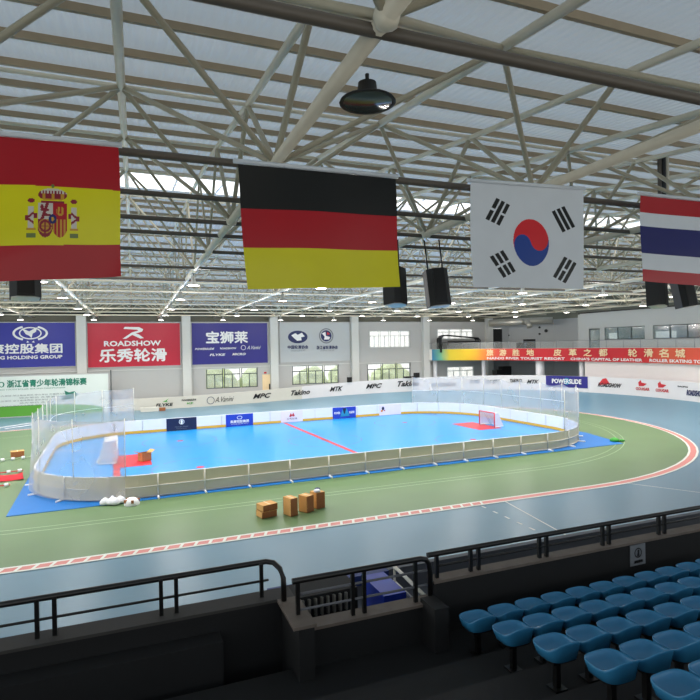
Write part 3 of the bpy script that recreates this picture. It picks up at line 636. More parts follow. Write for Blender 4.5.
for i in range(n + 1):
    u = ua + (bd[-1] - .2 - ua) * i / n; vs += [balF(u, 0, -.32), balF(u, BZ0 + .02, -.32), balF(u, BZ0 + .02, -.5), balF(u, 0, -.5)]
b.add(vs, [(4 * i + j, 4 * i + 4 + j, 4 * i + 4 + (j + 1) % 4, 4 * i + (j + 1) % 4) for i in range(n) for j in range(4)], M['pinkwall']); struct(b.build('wall_under_balcony', flat=True))
# long banner
lb = thing('balcony_banner', 'long red and yellow lettered banner wrapped along the balcony front', 'banner', tuple(balF(20, BZ0, 0)))
m = mat('banner_gradient', (1, 1, 1), .5); nt = m.node_tree; pb = nt.nodes['Principled BSDF']
at = nt.nodes.new('ShaderNodeUVMap'); at.uv_map = 'run'; sp = nt.nodes.new('ShaderNodeSeparateXYZ'); rp = nt.nodes.new('ShaderNodeValToRGB')
nz = nt.nodes.new('ShaderNodeTexNoise'); nz.inputs['Scale'].default_value = .5; tcn = nt.nodes.new('ShaderNodeTexCoord'); nt.links.new(tcn.outputs['Object'], nz.inputs['Vector'])
ad1 = nt.nodes.new('ShaderNodeMath'); ad1.operation = 'MULTIPLY_ADD'; ad1.inputs[1].default_value = .03
nt.links.new(at.outputs[0], sp.inputs[0]); nt.links.new(nz.outputs['Fac'], ad1.inputs[0]); nt.links.new(sp.outputs[0], ad1.inputs[2]); nt.links.new(ad1.outputs[0], rp.inputs[0]); nt.links.new(rp.outputs[0], pb.inputs['Base Color'])
uA = bal_u(432, 5); uB = bd[-1] - 3
def fr_(px): return (bal_u(px, 5) - uA) / (uB - uA) + .015
cr = rp.color_ramp
stops = [(432, L(20, 110, 160)), (441, L(110, 180, 140)), (449, L(215, 195, 40)), (470, L(222, 180, 30)), (484, L(226, 130, 50)), (497, L(216, 80, 60)), (520, L(205, 36, 44)), (600, L(198, 20, 40)), (645, L(202, 34, 40)), (668, L(220, 90, 56)), (700, L(222, 80, 56))]
cr.elements[0].position = max(0, fr_(432)); cr.elements[0].color = (*stops[0][1], 1); cr.elements[1].position = min(1, fr_(700)); cr.elements[1].color = (*stops[-1][1], 1)
for px, c in stops[1:-1]: e = cr.elements.new(min(.999, fr_(px))); e.color = (*c, 1)
b = MB(); n = 80; vs = []
for i in range(n + 1): u = uA + (uB - uA) * i / n; vs += [balF(u, BZ0, .04), balF(u, BZ1 - .02, .04)]
b.add(vs, [(2 * i, 2 * i + 2, 2 * i + 3, 2 * i + 1) for i in range(n)], m); o = b.build('sheet', lb, flat=True)
uvl = o.data.uv_layers.new(name='run')
for lp in o.data.loops: uvl.data[lp.index].uv = ((lp.vertex_index // 2) / n, lp.vertex_index % 2)
def btext(px0, px1, txt, z0, z1, m, bold=.03):
    u0, u1 = bal_u(px0, 5), bal_u(px1, 5); b = MB(); put_text(b, txt, (u0 + u1) / 2, (z0 + z1) / 2, u1 - u0, z1 - z0, balF, m, bold, 0, .07); b.build('lettering', lb, flat=True)
for ch, px in zip('旅游胜地皮革之都轮滑名城', (490, 503, 516.5, 530.5, 558, 573, 588, 603.5, 633, 649, 664.5, 681)):
    w = 3.3 + (px - 490) * .008; btext(px - w, px + w, ch, 4.86, 5.6, M['lgold'], .05)
btext(487, 565, 'NANXI RIVER TOURIST RESORT', 4.4, 4.68, M['lwhite'], .03); btext(571, 643, "CHINA'S CAPITAL OF LEATHER", 4.4, 4.68, M['lwhite'], .03); btext(650, 712, 'ROLLER SKATING TOWN', 4.4, 4.68, M['lwhite'], .03)
# walls
def vwall(name, pts, z0, z1, m, th=.25, holes=()):
    """wall along polyline; holes: (seg, t0, t1, z0, z1)"""
    b = MB()
    for i, (a, c) in enumerate(zip(pts, pts[1:])):
        a = Vector(a); c = Vector(c); d = c - a; L_ = d.length; ang = math.atan2(d.y, d.x); hs = [h[1:] for h in holes if h[0] == i]
        ts = sorted({0, 1, *[h[0] for h in hs], *[h[1] for h in hs]}); zs = sorted({z0, z1, *[h[2] for h in hs], *[h[3] for h in hs]})
        for t0, t1 in zip(ts, ts[1:]):
            for e, f in zip(zs, zs[1:]):
                if any(h[0] < (t0 + t1) / 2 < h[1] and h[2] < (e + f) / 2 < h[3] for h in hs): continue
                mid = a + d * (t0 + t1) / 2; nr = Vector((d.y, -d.x)).normalized()
                if nr.dot(mid - Vector((19, 36.5))) < 0: nr = -nr
                mid += nr * th / 2; b.box((mid.x, mid.y, (e + f) / 2), (L_ * (t1 - t0), th, f - e), m, ang)
    return struct(b.build(name))
def colray(px): 
    d = M3 @ Vector((px - 350, 0, -549.88)); return Vector((d.x, d.y)).normalized()
W1 = [(45.3, 62.9), (47.6, 63.2), (48.8, 63.4), (51.8, 58.0), (52.0, 53.0), (52.0, 48.6)]
vwall('wall_corner', W1, 0, 9.4, M['wall_r'], holes=[(0, .0, .98, 5.3, 8.4), (4, .05, .55, 5.3, 8.2)])
vwall('wall_return', [(52.0, 48.6), (46.6, 48.0)], 0, 9.4, M['wall_r'])
def tcol(px, a, c):
    """parameter on segment a-c where the column ray crosses"""
    r = colray(px); a = Vector(a); d = Vector(c) - a; return (a.x * r.y - a.y * r.x) / (d.y * r.x - d.x * r.y)
WA, WB = (46.6, 48.0), (47.2, 24.0)
tt = [tcol(p, WA, WB) for p in (589, 600, 604.5, 645, 653, 706)]
vwall('wall_right', [WA, WB, (44, 12)], 0, 9.5, M['wall_r'], holes=[(0, tt[0], tt[1], 5.3, 7.8), (0, tt[2], tt[3], 6.55, 7.85), (0, tt[4], tt[5], 6.55, 7.85)])
b = MB(); a_, c_ = Vector(WA), Vector(WB)
for (p, q, h) in ((Vector((WA[0] - .12, WA[1])), Vector((WB[0] - .12, WB[1])), 9.55),): b.box(((p.x + q.x) / 2, (p.y + q.y) / 2, h), ((q - p).length, .2, .12), M['black'], math.atan2(q.y - p.y, q.x - p.x))
struct(b.build('trim_right_eaves'))
for i, (ta, tb, n) in enumerate(((tt[2], tt[3], 3), (tt[4], tt[5], 3))):
    t = struct(bpy.data.objects.new('window_%d' % (7 + i), None)); COL.objects.link(t); p = a_.lerp(c_, ta); t.location = (p.x, p.y, 6.55)
    for k in range(n):
        p = a_.lerp(c_, ta + (tb - ta) * k / n); q = a_.lerp(c_, ta + (tb - ta) * (k + 1) / n); ang = math.atan2(q.y - p.y, q.x - p.x); mdl = (p + q) / 2; l = (q - p).length
        b = MB(); b.box((mdl.x + .12, mdl.y, 7.2), (l, .03, 1.3), M['room_glass'], ang); b.build('pane', t)
        b = MB()
        for z in (6.58, 7.82): b.box((mdl.x + .1, mdl.y, z), (l, .1, .07), M['frame'], ang)
        b.box((q.x + .1, q.y, 7.2), (.07, .1, 1.3), M['frame'], ang); b.build('window_frame', t)
b = MB(); b.bb(50.5, 50.7, 20, 48, 5.2, 9, M['teal']); b.bb(47.2, 50.7, 20, 48, 5.0, 5.2, M['teal']); b.bb(47.2, 50.7, 20, 48, 8.8, 9, M['teal']); struct(b.build('wall_office_interior'))
for px0, px1, lab in ((609, 617, 'small lit panel seen behind the first upstairs office window'), (656, 670, 'wide lit panel seen behind the second upstairs office window'), (672, 676, 'narrow lit panel seen behind the second upstairs office window')):
    r0 = colray(px0); r1 = colray(px1); y0 = 49.9 / r0.x * r0.y; y1 = 49.9 / r1.x * r1.y
    b = MB(); b.bb(49.9, 50.0, y1, y0, 6.6, 7.3, M['roomlight']); tag(b.build('lit_office_panel'), lab, 'light panel')
def door(n, p, q, z0, z1, m):
    t = struct(bpy.data.objects.new('door_%d' % n, None)); COL.objects.link(t); p = Vector(p); q = Vector(q); mdl = (p + q) / 2; t.location = (mdl.x, mdl.y, z0); ang = math.atan2(q.y - p.y, q.x - p.x); l = (q - p).length
    b = MB(); b.box((mdl.x, mdl.y, (z0 + z1) / 2), (l - .1, .06, z1 - z0 - .05), m, ang); b.build('door_leaf', t)
    b = MB(); b.box((mdl.x, mdl.y, z1 - .03), (l, .12, .08), M['frame'], ang); b.box((p.x, p.y, (z0 + z1) / 2), (.08, .12, z1 - z0), M['frame'], ang); b.box((q.x, q.y, (z0 + z1) / 2), (.08, .12, z1 - z0), M['frame'], ang); b.build('door_frame', t)
door(1, (45.5, 63.05), (47.5, 63.3), 5.3, 8.35, M['dark']); door(2, (52.15, 48.9), (52.15, 50.8), 5.3, 8.15, M['dark'])
p, q = a_.lerp(c_, tt[0]), a_.lerp(c_, tt[1]); door(3, (p.x + .15, p.y), (q.x + .15, q.y), 5.3, 7.75, M['room_glass'])
b = MB(); W1o = [(45.3, 63.8), (49.2, 64.2), (52.6, 58.3), (52.8, 48.0)]
vwall('wall_corner_upper', [(49.0, 63.9), (56, 60), (56, -10)], 8.8, 13.6, M['wall_dark'])
vwall('wall_attic_back', [(45, 63.8), (49.2, 63.9)], 9.35, 11.4, M['wall_dark'])
# round dark fixings on the corner wall
for k, (px, y_, r) in enumerate(((540, 327.5, .14), (540, 334, .14), (546.5, 331, .22), (509, 335, .12))):
    r_ = colray(px); t0 = tcol(px, W1[2], W1[3]); p = Vector(W1[2]).lerp(Vector(W1[3]), t0); d = math.hypot(p.x, p.y)
    z = H + (342.3 - y_) / 549.88 * (M3.transposed() @ Vector((p.x, p.y, 0))).z * -1
    nr = Vector((-(W1[3][1] - W1[2][1]), (W1[3][0] - W1[2][0]))).normalized(); nr = nr if nr.dot(Vector((19, 36.5)) - p) > 0 else -nr
    b = MB(); b.tube([(p.x, p.y, z), (p.x + nr.x * .12, p.y + nr.y * .12, z)], r, M['dark'], 12)
    tag(b.build('wall_fixture'), ['upper small round dark fixture on the corner wall above the balcony', 'lower small round dark fixture on the corner wall above the balcony', 'largest round dark fixture on the corner wall above the balcony', 'round dark fixture beside the dark upstairs door'][k], 'wall fixture')
# dark shelter + black machines on the balcony
sh = thing('covered_bench', 'dark rounded bench shelter standing on the left end of the balcony', 'shelter', (39, 61.2, 5.3))
b = MB()
for i in range(3):
    y0 = 60.9 + i * .5; b.tube([(36.4, y0, 5.3), (36.4, y0, 7.0), (36.7, y0, 7.4), (37.3, y0, 7.5), (42.0, y0, 7.1), (42.3, y0, 6.8), (42.3, y0, 5.3)], .07, M['black'], 6)
b.build('hoop_frame', sh)
b = MB(); b.add([(36.4, 60.9, 7.0), (36.7, 60.9, 7.4), (37.3, 60.9, 7.5), (42.0, 60.9, 7.1), (42.3, 60.9, 6.8), (36.4, 61.9, 7.0), (36.7, 61.9, 7.4), (37.3, 61.9, 7.5), (42.0, 61.9, 7.1), (42.3, 61.9, 6.8)], [(i, i + 1, i + 6, i + 5) for i in range(4)], M['greywalk'], True); b.build('canopy', sh, flat=True)
b = MB(); b.bb(36.5, 42.2, 61.5, 61.9, 5.3, 6.6, M['dark']); b.bb(36.4, 36.5, 60.9, 61.9, 5.3, 7.2, M['dark']); b.bb(37.4, 42.2, 60.9, 61.0, 5.3, 6.75, M['standdark']); b.build('bench', sh)
for k, (px0, px1, z1, lab) in enumerate(((520, 527, 6.4, 'low black cabinet on the balcony, left of the pair'), (527, 536, 6.8, 'taller black cabinet on the balcony, right of the pair'))):
    r0, r1 = colray(px0 + .6), colray(px1 - .3); y = 55.4; b = MB(); b.bb(r0.x / r0.y * y, r1.x / r1.y * y, y, y + .8, 5.3, z1, M['dark']); b.bb(r0.x / r0.y * y + .1, r1.x / r1.y * y - .1, y - .03, y, 5.4, z1 - .15, M['black']); tag(b.build('black_cabinet'), lab, 'cabinet')
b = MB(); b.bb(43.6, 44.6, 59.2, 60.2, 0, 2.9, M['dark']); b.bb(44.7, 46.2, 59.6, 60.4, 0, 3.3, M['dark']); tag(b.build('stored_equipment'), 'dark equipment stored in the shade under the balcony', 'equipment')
# ventilation duct
dt = thing('ventilation_duct', 'silver ventilation duct with elbows under the roof in the far right corner', 'duct', (46, 58, 9.6))
b = MB(); b.tube([(43.5, 60.6, 9.0), (46.5, 57.5, 9.1), (49.0, 55, 9.1)], .45, M['alu'], 14); b.build('main_pipe', dt)
b = MB(); b.tube([(46.5, 57.5, 9.1), (46.4, 56.6, 9.0), (46.3, 56.2, 8.7), (46.3, 56, 8.3)], .35, M['alu'], 14); b.build('elbow', dt)

# ================================================================== ROOF
ZK = [(-14, 8.9), (0, 10.4), (12.5, 11.9), (17.3, 12.6), (22.2, 13.1), (27, 13.4), (35, 13.8), (64, 10.95), (70, 10.4)]
def ztop(Y):
    for (a, za), (c, zc) in zip(ZK, ZK[1:]):
        if Y <= c: return za + (zc - za) * (Y - a) / (c - a)
def zroof(Y): return ztop(Y) + .3
XL, XR = -22, 56
sk = (23.5, 26.6)
b = MB()
for y0, y1 in ((-12, 0), (0, 12.5), (12.5, 17.3), (17.3, 22.2), (22.2, sk[0]), (sk[1], 27), (27, 35), (35, 66)):
    z0, z1 = zroof(y0), zroof(y1)
    b.add([(XL, y0, z0), (XR, y0, z0), (XR, y1, z1), (XL, y1, z1)], [(0, 1, 2, 3)], M['roof'])
ceiling = struct(b.build('ceiling'))
b = MB(); b.add([(XL, sk[0], zroof(sk[0]) + .05), (XR, sk[0], zroof(sk[0]) + .05), (XR, sk[1], zroof(sk[1]) + .05), (XL, sk[1], zroof(sk[1]) + .05)], [(0, 1, 2, 3)], M['skylight'])
sky = tag(b.build('window_9', flat=True), None, None, kind='structure')
b = MB(); x = XL + 1
while x < XR: b.box((x, (sk[0] + sk[1]) / 2, (zroof(sk[0]) + zroof(sk[1])) / 2 - .02), (.07, 3.2, .1), M['white'], mtx=Matrix.Rotation(math.atan(.1), 3, 'X')); x += 1.9
struct(b.build('trim_skylight'))
# purlins
yy = .6; k = 0
while yy < 63:
    if not (sk[0] + .1 < yy < sk[1] - .1):
        z = zroof(yy) - .09; b = MB(); b.bb(XL, XR, yy - .04, yy + .04, z - .07, z + .07, M['purlin']); pass
        tag(b.build('roof_purlin'), 'brown roof purlin under the sheeting, %s from the camera side' % (ORD[k]), 'purlin', 'roof purlins'); k += 1
    yy += 1.5 if yy < 30 else 1.8
# space-frame trusses
unit = MB(); unit.tube([(0, 0, 0), (0, 0, 1)], 1, M['brace'], 7); uo = unit.build('diagonal_brace'); UM = uo.data; bpy.data.objects.remove(uo)
def strut(a, c, r, parent, name='diagonal_brace'):
    a = Vector(a); c = Vector(c); d = c - a; o = bpy.data.objects.new(name, UM); COL.objects.link(o)
    o.matrix_world = Matrix.Translation(a) @ d.to_track_quat('Z', 'Y').to_matrix().to_4x4() @ Matrix.Diagonal((r, r, d.length, 1))
    o.parent = parent; o.matrix_parent_inverse = parent.matrix_basis.inverted(); return o
TX = [2.5 + 5.95 * k for k in range(-3, 8)]
tlab = ['leftmost roof truss, beyond the left side of the picture', 'roof truss left of the Spanish flag', 'roof truss passing over the Spanish flag', 'roof truss passing over the left part of the German flag', 'roof truss passing over the Korean flag toward upper right', 'roof truss passing right of the Korean flag', 'roof truss passing over the Thai flag', 'roof truss beyond the Thai flag, fourth from the right wall', 'roof truss third from the right wall', 'roof truss second from the right wall', 'roof truss nearest the right wall above the balcony']
TO = 3.3; BZ = 9.8; bn = [.3 + 4.87 * j for j in range(13)]; tn = [2.735 + 4.87 * j for j in range(12)]
for k, X in enumerate(TX):
    t = thing('roof_truss', 'cream steel ' + tlab[k], 'truss', (X, 30, BZ), 'roof trusses'); bpy.context.view_layer.update()
    b = MB(); b.tube([(X, -1, BZ), (X, 63.6, BZ)], .1, M['steel'], 10); b.build('bottom_chord', t)
    b = MB(); pts = [(X + TO, y_, ztop(y_)) for y_ in (-1, 0, 12.5, 17.3, 22.2, 27, 35, 63.6)]; b.tube(pts, .085, M['steel'], 8); b.build('top_chord', t)
    b = MB(); b.tube([(X, y_, ztop(y_) - .02) for y_ in (-1, 0, 12.5, 17.3, 22.2, 27, 35, 63.6)], .075, M['steel'], 8); b.build('top_chord', t)
    for Y in bn:
        for Yt in (Y - 2.435, Y + 2.435):
            if 0 < Yt < 62: strut((X, Y, BZ), (X, Yt, ztop(Yt)), .06 if Y < 16 else .045, t, 'web_strut')
        for Yt in (Y - 2.435, Y + 2.435):
            if Yt < 0 or Yt > 62: continue
            for s in (-1, 1):
                xt = X + (TO if s > 0 else TO - 5.95)
                if xt < TX[0] or xt > 48: continue
                strut((X, Y, BZ), (xt, Yt, ztop(Yt)), .055 if Y < 16 else .045, t)
        b = MB(); b.lathe([(0, -.15), (.12, -.1), (.15, 0), (.12, .1), (0, .15)], (X, Y, BZ), M['steel'], 10); b.build('node_joint', t)
# cross ties
k = 0
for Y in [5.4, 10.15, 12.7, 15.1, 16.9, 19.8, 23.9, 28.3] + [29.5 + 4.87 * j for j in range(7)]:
    b = MB(); b.tube([(-18, Y, BZ - .03), (47, Y, BZ - .03)], .075 if Y < 12 else .06, M['steel_dark'] if Y < 29 else M['steel'], 8)  # nearer ties take the darker tone, farther ones the pale truss colour
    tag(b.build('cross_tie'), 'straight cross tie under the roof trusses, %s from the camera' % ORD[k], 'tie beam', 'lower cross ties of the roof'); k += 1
for k, Y in enumerate(tn):
    b = MB(); b.tube([(-18, Y, ztop(Y)), (47, Y, ztop(Y))], .05, M['steel'], 8)
    tag(b.build('upper_tie'), 'pale upper cross tie close under the sheeting, %s from the camera' % ORD[k], 'tie beam', 'upper cross ties of the roof')
# dense light zigzag girders in the far half
for g_, Y in enumerate((33.0, 40.5, 48.0, 55.5)):
    t = thing('cross_girder', 'pale zigzag girder across the far half of the roof, %s from the camera' % ORD[g_], 'girder', (10, Y, 10), 'zigzag cross girders')
    zc = 11.3
    b = MB(); b.tube([(-16, Y, zc), (46, Y, zc)], .05, M['steel'], 6); b.build('upper_chord', t)
    b = MB(); x = -15.2; up = False; pts = []
    while x < 46: pts.append((x, Y, zc if up else BZ)); up = not up; x += 1.24
    b.tube(pts, .035, M['steel'], 5); b.build('zigzag_web', t)

# ------------------------------------------------------------------ lamps
lampm = {}
def make_lamp(on):
    b = MB(); t = thing('high_bay_lamp', '', 'lamp', (0, 0, 0), 'high bay lamps under the roof')
    b.lathe([(.0, .42), (.09, .42), (.1, .2), (.12, .16), (.27, .02), (.28, -.02), (.25, -.02), (.1, .12)], (0, 0, 0), M['alu'] if on else M['dark'], 20); o = b.build('housing'); o.parent = t
    b = MB(); b.lathe([(0, 0), (.24, 0), (.24, .02), (0, .02)], (0, 0, -.02), M['lamp_on'] if on else M['lens'], 20); o = b.build('lens'); o.parent = t
    b = MB(); b.tube([(0, 0, .4), (0, 0, .62)], .02, M['dark'], 6); o = b.build('hanger'); o.parent = t
    return t
L0 = None; cnt = {}
ys = [25.2, 32.6, 41.0, 48.5, 56.5]
names = {0: 'left of the Spanish flag', 1: 'above the red banner', 2: 'over the rink left end', 3: 'over the rink centre', 4: 'over the rink right half', 5: 'over the rink right end', 6: 'over the right bend', 7: 'near the right wall', 8: 'nearest the right wall', 9: 'at the balcony', 10: 'x'}
li = 0
for k, X in enumerate(TX[1:-1]):
    for j, Y in enumerate(ys):
        if L0 is None: L0 = make_lamp(True); o = L0; o.location = (X, Y, BZ - .62)
        else: o = dup(L0, (X, Y, BZ - .62))
        o['label'] = 'glowing lamp, %s away from the camera in the %s lamp row from the left' % (ORD[j], ORD[k].replace('nearest', 'first'))
        if k % 1 == 0:
            ld = bpy.data.lights.new('lamp_light', 'SPOT'); ld.energy = 520; ld.spot_size = 2.5; ld.spot_blend = .8; ld.shadow_soft_size = .2; ld.color = (1, .95, .9)
            lo = bpy.data.objects.new('lamp_light', ld); COL.objects.link(lo); lo.parent = o; lo.location = (0, 0, -.06)
            pd = bpy.data.lights.new('lamp_spill', 'POINT'); pd.energy = 60; pd.shadow_soft_size = .15; pd.color = (1, .95, .9)
            po = bpy.data.objects.new('lamp_spill', pd); COL.objects.link(po); po.parent = o; po.location = (0, 0, -.3)
t = make_lamp(False); t.location = (2.72, 6.2, BZ - .42); t['label'] = 'large unlit glass high bay lamp above the German flag at the top'; t.scale = (1.25, 1.25, .55)
t['group'] = 'unlit lamp'
for k, px in enumerate((495.5, 540)):
    pass

# ------------------------------------------------------------------ speakers
def speaker(x, y, ztop_, w, h, d, rz, tilt, label, roll=0):
    t = thing('hanging_loudspeaker', label, 'loudspeaker', (x, y, ztop_), 'loudspeakers hung from the roof'); t.rotation_euler = (tilt, roll, rz)
    b = MB(); hw = w / 2; prof = [(-hw, d * .5), (hw, d * .5), (hw, -d * .25), (hw * .55, -d * .5), (-hw * .55, -d * .5), (-hw, -d * .25)]
    b.plate(prof, -h, 0, M['dark']); o = b.build('cabinet'); o.parent = t
    b = MB(); b.box((0, -d * .51, -h / 2), (w * .5, .02, h * .9), M['black']); o = b.build('grille'); o.parent = t
    b = MB(); b.plate([(a * .9, c * .9) for a, c in prof], -h - .02, -h, M['alu']); o = b.build('base_plate'); o.parent = t
    for s in (-1, 1):
        b = MB(); b.tube([(s * hw * .7, 0, 0), (s * hw * .7, 0, 9.69 - ztop_)], .025, M['black'], 6); o = b.build('hanger_rod'); o.parent = t
speaker(7.45, 15.1, 8.7, .6, 1.12, .55, .5, -.12, 'black loudspeaker half hidden behind the German flag, left of its pair', .12)
speaker(8.85, 15.1, 8.72, .68, 1.15, .6, -.25, -.1, 'black loudspeaker hanging between the German and Korean flags, right of its pair', -.08)
speaker(18.4, 15.1, 8.8, .6, 1.15, .6, .35, -.1, 'black loudspeaker below the Thai flag, left of its pair', .15)
speaker(19.75, 15.1, 8.8, .65, 1.15, .6, -.3, -.1, 'black loudspeaker below the Thai flag, right of its pair', -.15)
speaker(-2.4, 15.1, 8.8, .65, 1.15, .6, .2, -.1, 'black loudspeaker hanging below the Spanish flag')
hp = thing('hanging_post', 'dark and pale vertical hanging posts rising behind the Thai flag', 'post', (15.5, 12.3, 9)) 
for dx, r, mm in ((-.12, .06, 'steel_dark'), (.03, .085, 'black'), (.2, .06, 'steel')):
    b = MB(); b.tube([(15.3 + dx, 12.3, 8.6), (15.3 + dx, 12.3, ztop(12.3) + .2)], r, M[mm], 8); b.build('post', hp)

# ------------------------------------------------------------------ flags
def PY(px, py, Y):
    d = M3 @ Vector((px - 350, -(py - 350), -549.88)); t = Y / d.y; return Vector((d.x * t, Y, H + d.z * t))
FM = {k: None for k in ()}
def fmat(n, c): 
    m = mat('flag_' + n, L(*c), .42, var=.05, scale=2.5, spec=.3)
    m.node_tree.nodes['Principled BSDF'].inputs['Coat Weight'].default_value = .12
    m.node_tree.nodes['Principled BSDF'].inputs['Coat Roughness'].default_value = .12
    return m
fr, fy, fk, fg, fw, fb = fmat('red', (164, 10, 26)), fmat('yellow', (212, 206, 0)), fmat('black', (10, 13, 12)), fmat('gold', (206, 200, 10)), fmat('white', (204, 210, 216)), fmat('blue', (26, 30, 96))
kr, kb = fmat('bright_red', (205, 30, 40)), fmat('cobalt', (26, 62, 140)); cro, sil = fmat('crimson', (130, 26, 44)), fmat('silver', (196, 190, 180)); gold2 = fmat('ochre', (186, 140, 40)); grn = fmat('olive', (100, 116, 60))
def flag(label, corners, nu, nv, cls, ph, Y=9.2):
    TL, TR, BL, BR = [PY(*c, Y) for c in corners]
    t = thing('national_flag', label, 'flag', tuple((TL + TR) / 2), 'national flags hung from the roof')
    b = MB(); vs = []
    for j in range(nv + 1):
        v = j / nv
        for i in range(nu + 1):
            u = i / nu; p = TL.lerp(TR, u).lerp(BL.lerp(BR, u), v)
            p.y += v * (.045 * math.sin(u * 9 + ph) + .03 * math.sin(u * 4 + v * 4 + ph * 2)) + .02 * math.sin(v * 5 + u * 3)
            p.z -= .012 * math.sin(u * PI * 2 + ph) * (1 - v); p.x += .015 * math.sin(v * 5 + ph) * (1 if u in (0, 1) else .6)
            vs.append(p)
    for j in range(nv):
        for i in range(nu):
            b.f.append([j * (nu + 1) + i, j * (nu + 1) + i + 1, (j + 1) * (nu + 1) + i + 1, (j + 1) * (nu + 1) + i]); b.m.append(b.mi(cls((i + .5) / nu, (j + .5) / nv))); b.sm.append(True)
    b.v = [tuple(v) for v in vs]; b.build('cloth', t, flat=True)
    b = MB(); b.tube([TL + Vector((-.06, 0, .03)), TR + Vector((.06, 0, .03))], .04, fw, 10); b.build('hanging_rod', t)
    for f in (.12, .5, .88):
        p = TL.lerp(TR, f); b = MB(); b.tube([p + Vector((0, 0, .03)), (p.x, 10.0 if False else Y, p.z + .05), (p.x, 10.1, 9.68)], .008, M['dark'], 5); b.build('cord', t)
def spain(u, v):
    # (u,v) with u across, v downward ; emblem centre at x px46
    x = (u * 1.0); base = fr if v < .328 + .012 * u or v > .762 - .01 * u else fy
    # local emblem coordinates in photo px: flag spans -? .. width W px
    X = -68 + u * 189; Yp = 142 + v * 138
    ex = X - 48; ey = Yp - 215
    def el(cx, cy, a, b_): return ((ex - cx) / a) ** 2 + ((ey - cy) / b_) ** 2 < 1
    if abs(ex) < 15 and -10 < ey < 24:   # shield
        if ey > 12 and ((ex + 7.5) / 8) ** 2 + ((ey - 12) / 12) ** 2 > 1 and ((ex - 7.5) / 8) ** 2 + ((ey - 12) / 12) ** 2 > 1: return base
        if el(0, 6, 4.2, 4.8): return fb if not el(0, 6, 1.5, 2) else gold2
        if ey < 6:
            if ex < 0: return sil if not (abs(ex + 8 + (ey + 2) * .35) < 1.7 or (el(-8, -3, 4.5, 1.6)) or el(-6, 2, 4.5, 1.3) or el(-11, -6, 1.6, 2.6)) else cro
            return fr if not (el(8, -2, 4.2, 4.6) and not el(8, -1, 1.2, 1.4) and abs(ex - 8) > .0 and (int(ex * .9) % 3 != 1 or ey > 0)) else gold2
        if ex > 0: return fr if int((ex) / 1.9) % 2 else gold2
        return cro if (abs(math.hypot(ex + 7.5, ey - 13) - 5) < 1.1 or abs(ex + 7.5) < .6 or abs(ey - 13) < .6 or math.hypot(ex + 7.5, ey - 13) > 7.2) else gold2
    if -12 <= ey + 0 < -9.5 and abs(ex) < 12: return cro
    if -25 < ey < -13:  # crown
        if el(0, -18, 15, 6.5):
            if ey < -19.5: return sil if int((ex + 30) / 1.6) % 2 or ey < -22 else cro
            return cro if ey < -14.5 and int((ex + 30) / 3.2) % 3 else gold2
    if el(0, -27, 1.6, 2): return grn
    for s in (-1, 1):
        px = s * 22
        if abs(ex - px) < 3 and -6 < ey < 15: 
            if abs(ey - (2 + (ex - px) * .8 * s)) < 1.4 or abs(ey - (8 - (ex - px) * .7 * s)) < 1.3: return cro
            return sil
        if abs(ex - px) < 4.6 and 20 < ey < 24: return grn
        if el(px, -12, 3.6, 2.2): return cro
        if abs(abs(ex - px) - 4.4) < 1.6 and abs(ey - (3 if (ex - px) * s < 0 else 5)) < 2.4: return cro
        if abs(ex - px) < 4.5 and 15 < ey < 17: return gold2
    return base
flag('red and yellow Spanish flag with coat of arms hanging at left', ((-66, 129), (118, 147), (-66, 285), (122, 276)), 260, 190, spain, .3)
flag('black, red and gold German flag hanging left of centre', ((237, 163), (395, 178), (248, 289), (399, 287)), 60, 60, lambda u, v: fk if v < .345 else (fr if v < .66 else fg), 1.4)
def korea(u, v):
    x = u * 112; y = v * 102; cx, cy = 57.8, 56.5; a = (x - cx) / 18.5; b_ = (y - cy) / 23.5; r = math.hypot(a, b_)
    if r < 1:
        th = -.35; c, s = math.cos(th), math.sin(th); p, q = a * c + b_ * s, -a * s + b_ * c
        if math.hypot(p + .5, q) < .5: return kb if True and q > -9 and math.hypot(p + .5, q) < .5 else kr
        if math.hypot(p - .5, q) < .5: return kr
        return kr if q < 0 else kb
    for (tx, ty, ang, br) in ((25.5, 27.5, -.47 , (0, 0, 1)), (91, 31, .47, (0, 0, 0)), (28, 79, .5, (1, 1, 1)), (92, 83, -.5, (0, 1, 0))):
        dx, dy = x - tx, y - ty; c, s = math.cos(ang), math.sin(ang)
        p = dx * c - dy * s * 1; q = dx * s + dy * c
        p = dx * c + dy * -s; 
        # bars run along direction (sin, cos)
        al = dx * -math.sin(-ang) * -1 + dy * math.cos(ang); pe = dx * math.cos(ang) - dy * math.sin(ang) * 1
        al = dx * math.sin(ang) + dy * math.cos(ang)
        if abs(al) < 11.8:
            for k, off in enumerate((-5.4, 0, 5.4)):
                if abs(pe - off) < 1.85:
                    if tx < 30 and ty < 40: brk = (k != 1)*0 + (1 if k == 0 and False else 0) or (k in (0, 2))
                    elif tx > 60 and ty < 40: brk = False
                    elif tx < 30: brk = True
                    else: brk = (k == 1)
                    if brk and abs(al) < 1.1: continue
                    return fk
    return fw
flag('white South Korean flag with red and blue disc hanging right of centre', ((470, 182), (583, 190), (474, 287), (582, 289)), 260, 240, korea, 2.2)
def thai(u, v): return fr if v < .19 or v > .855 else (fw if v < .35 or v > .67 else fb)
flag('red, white and blue striped Thai flag hanging at the right edge', ((640, 195), (795, 211), (643, 281), (795, 294)), 80, 100, thai, .9)

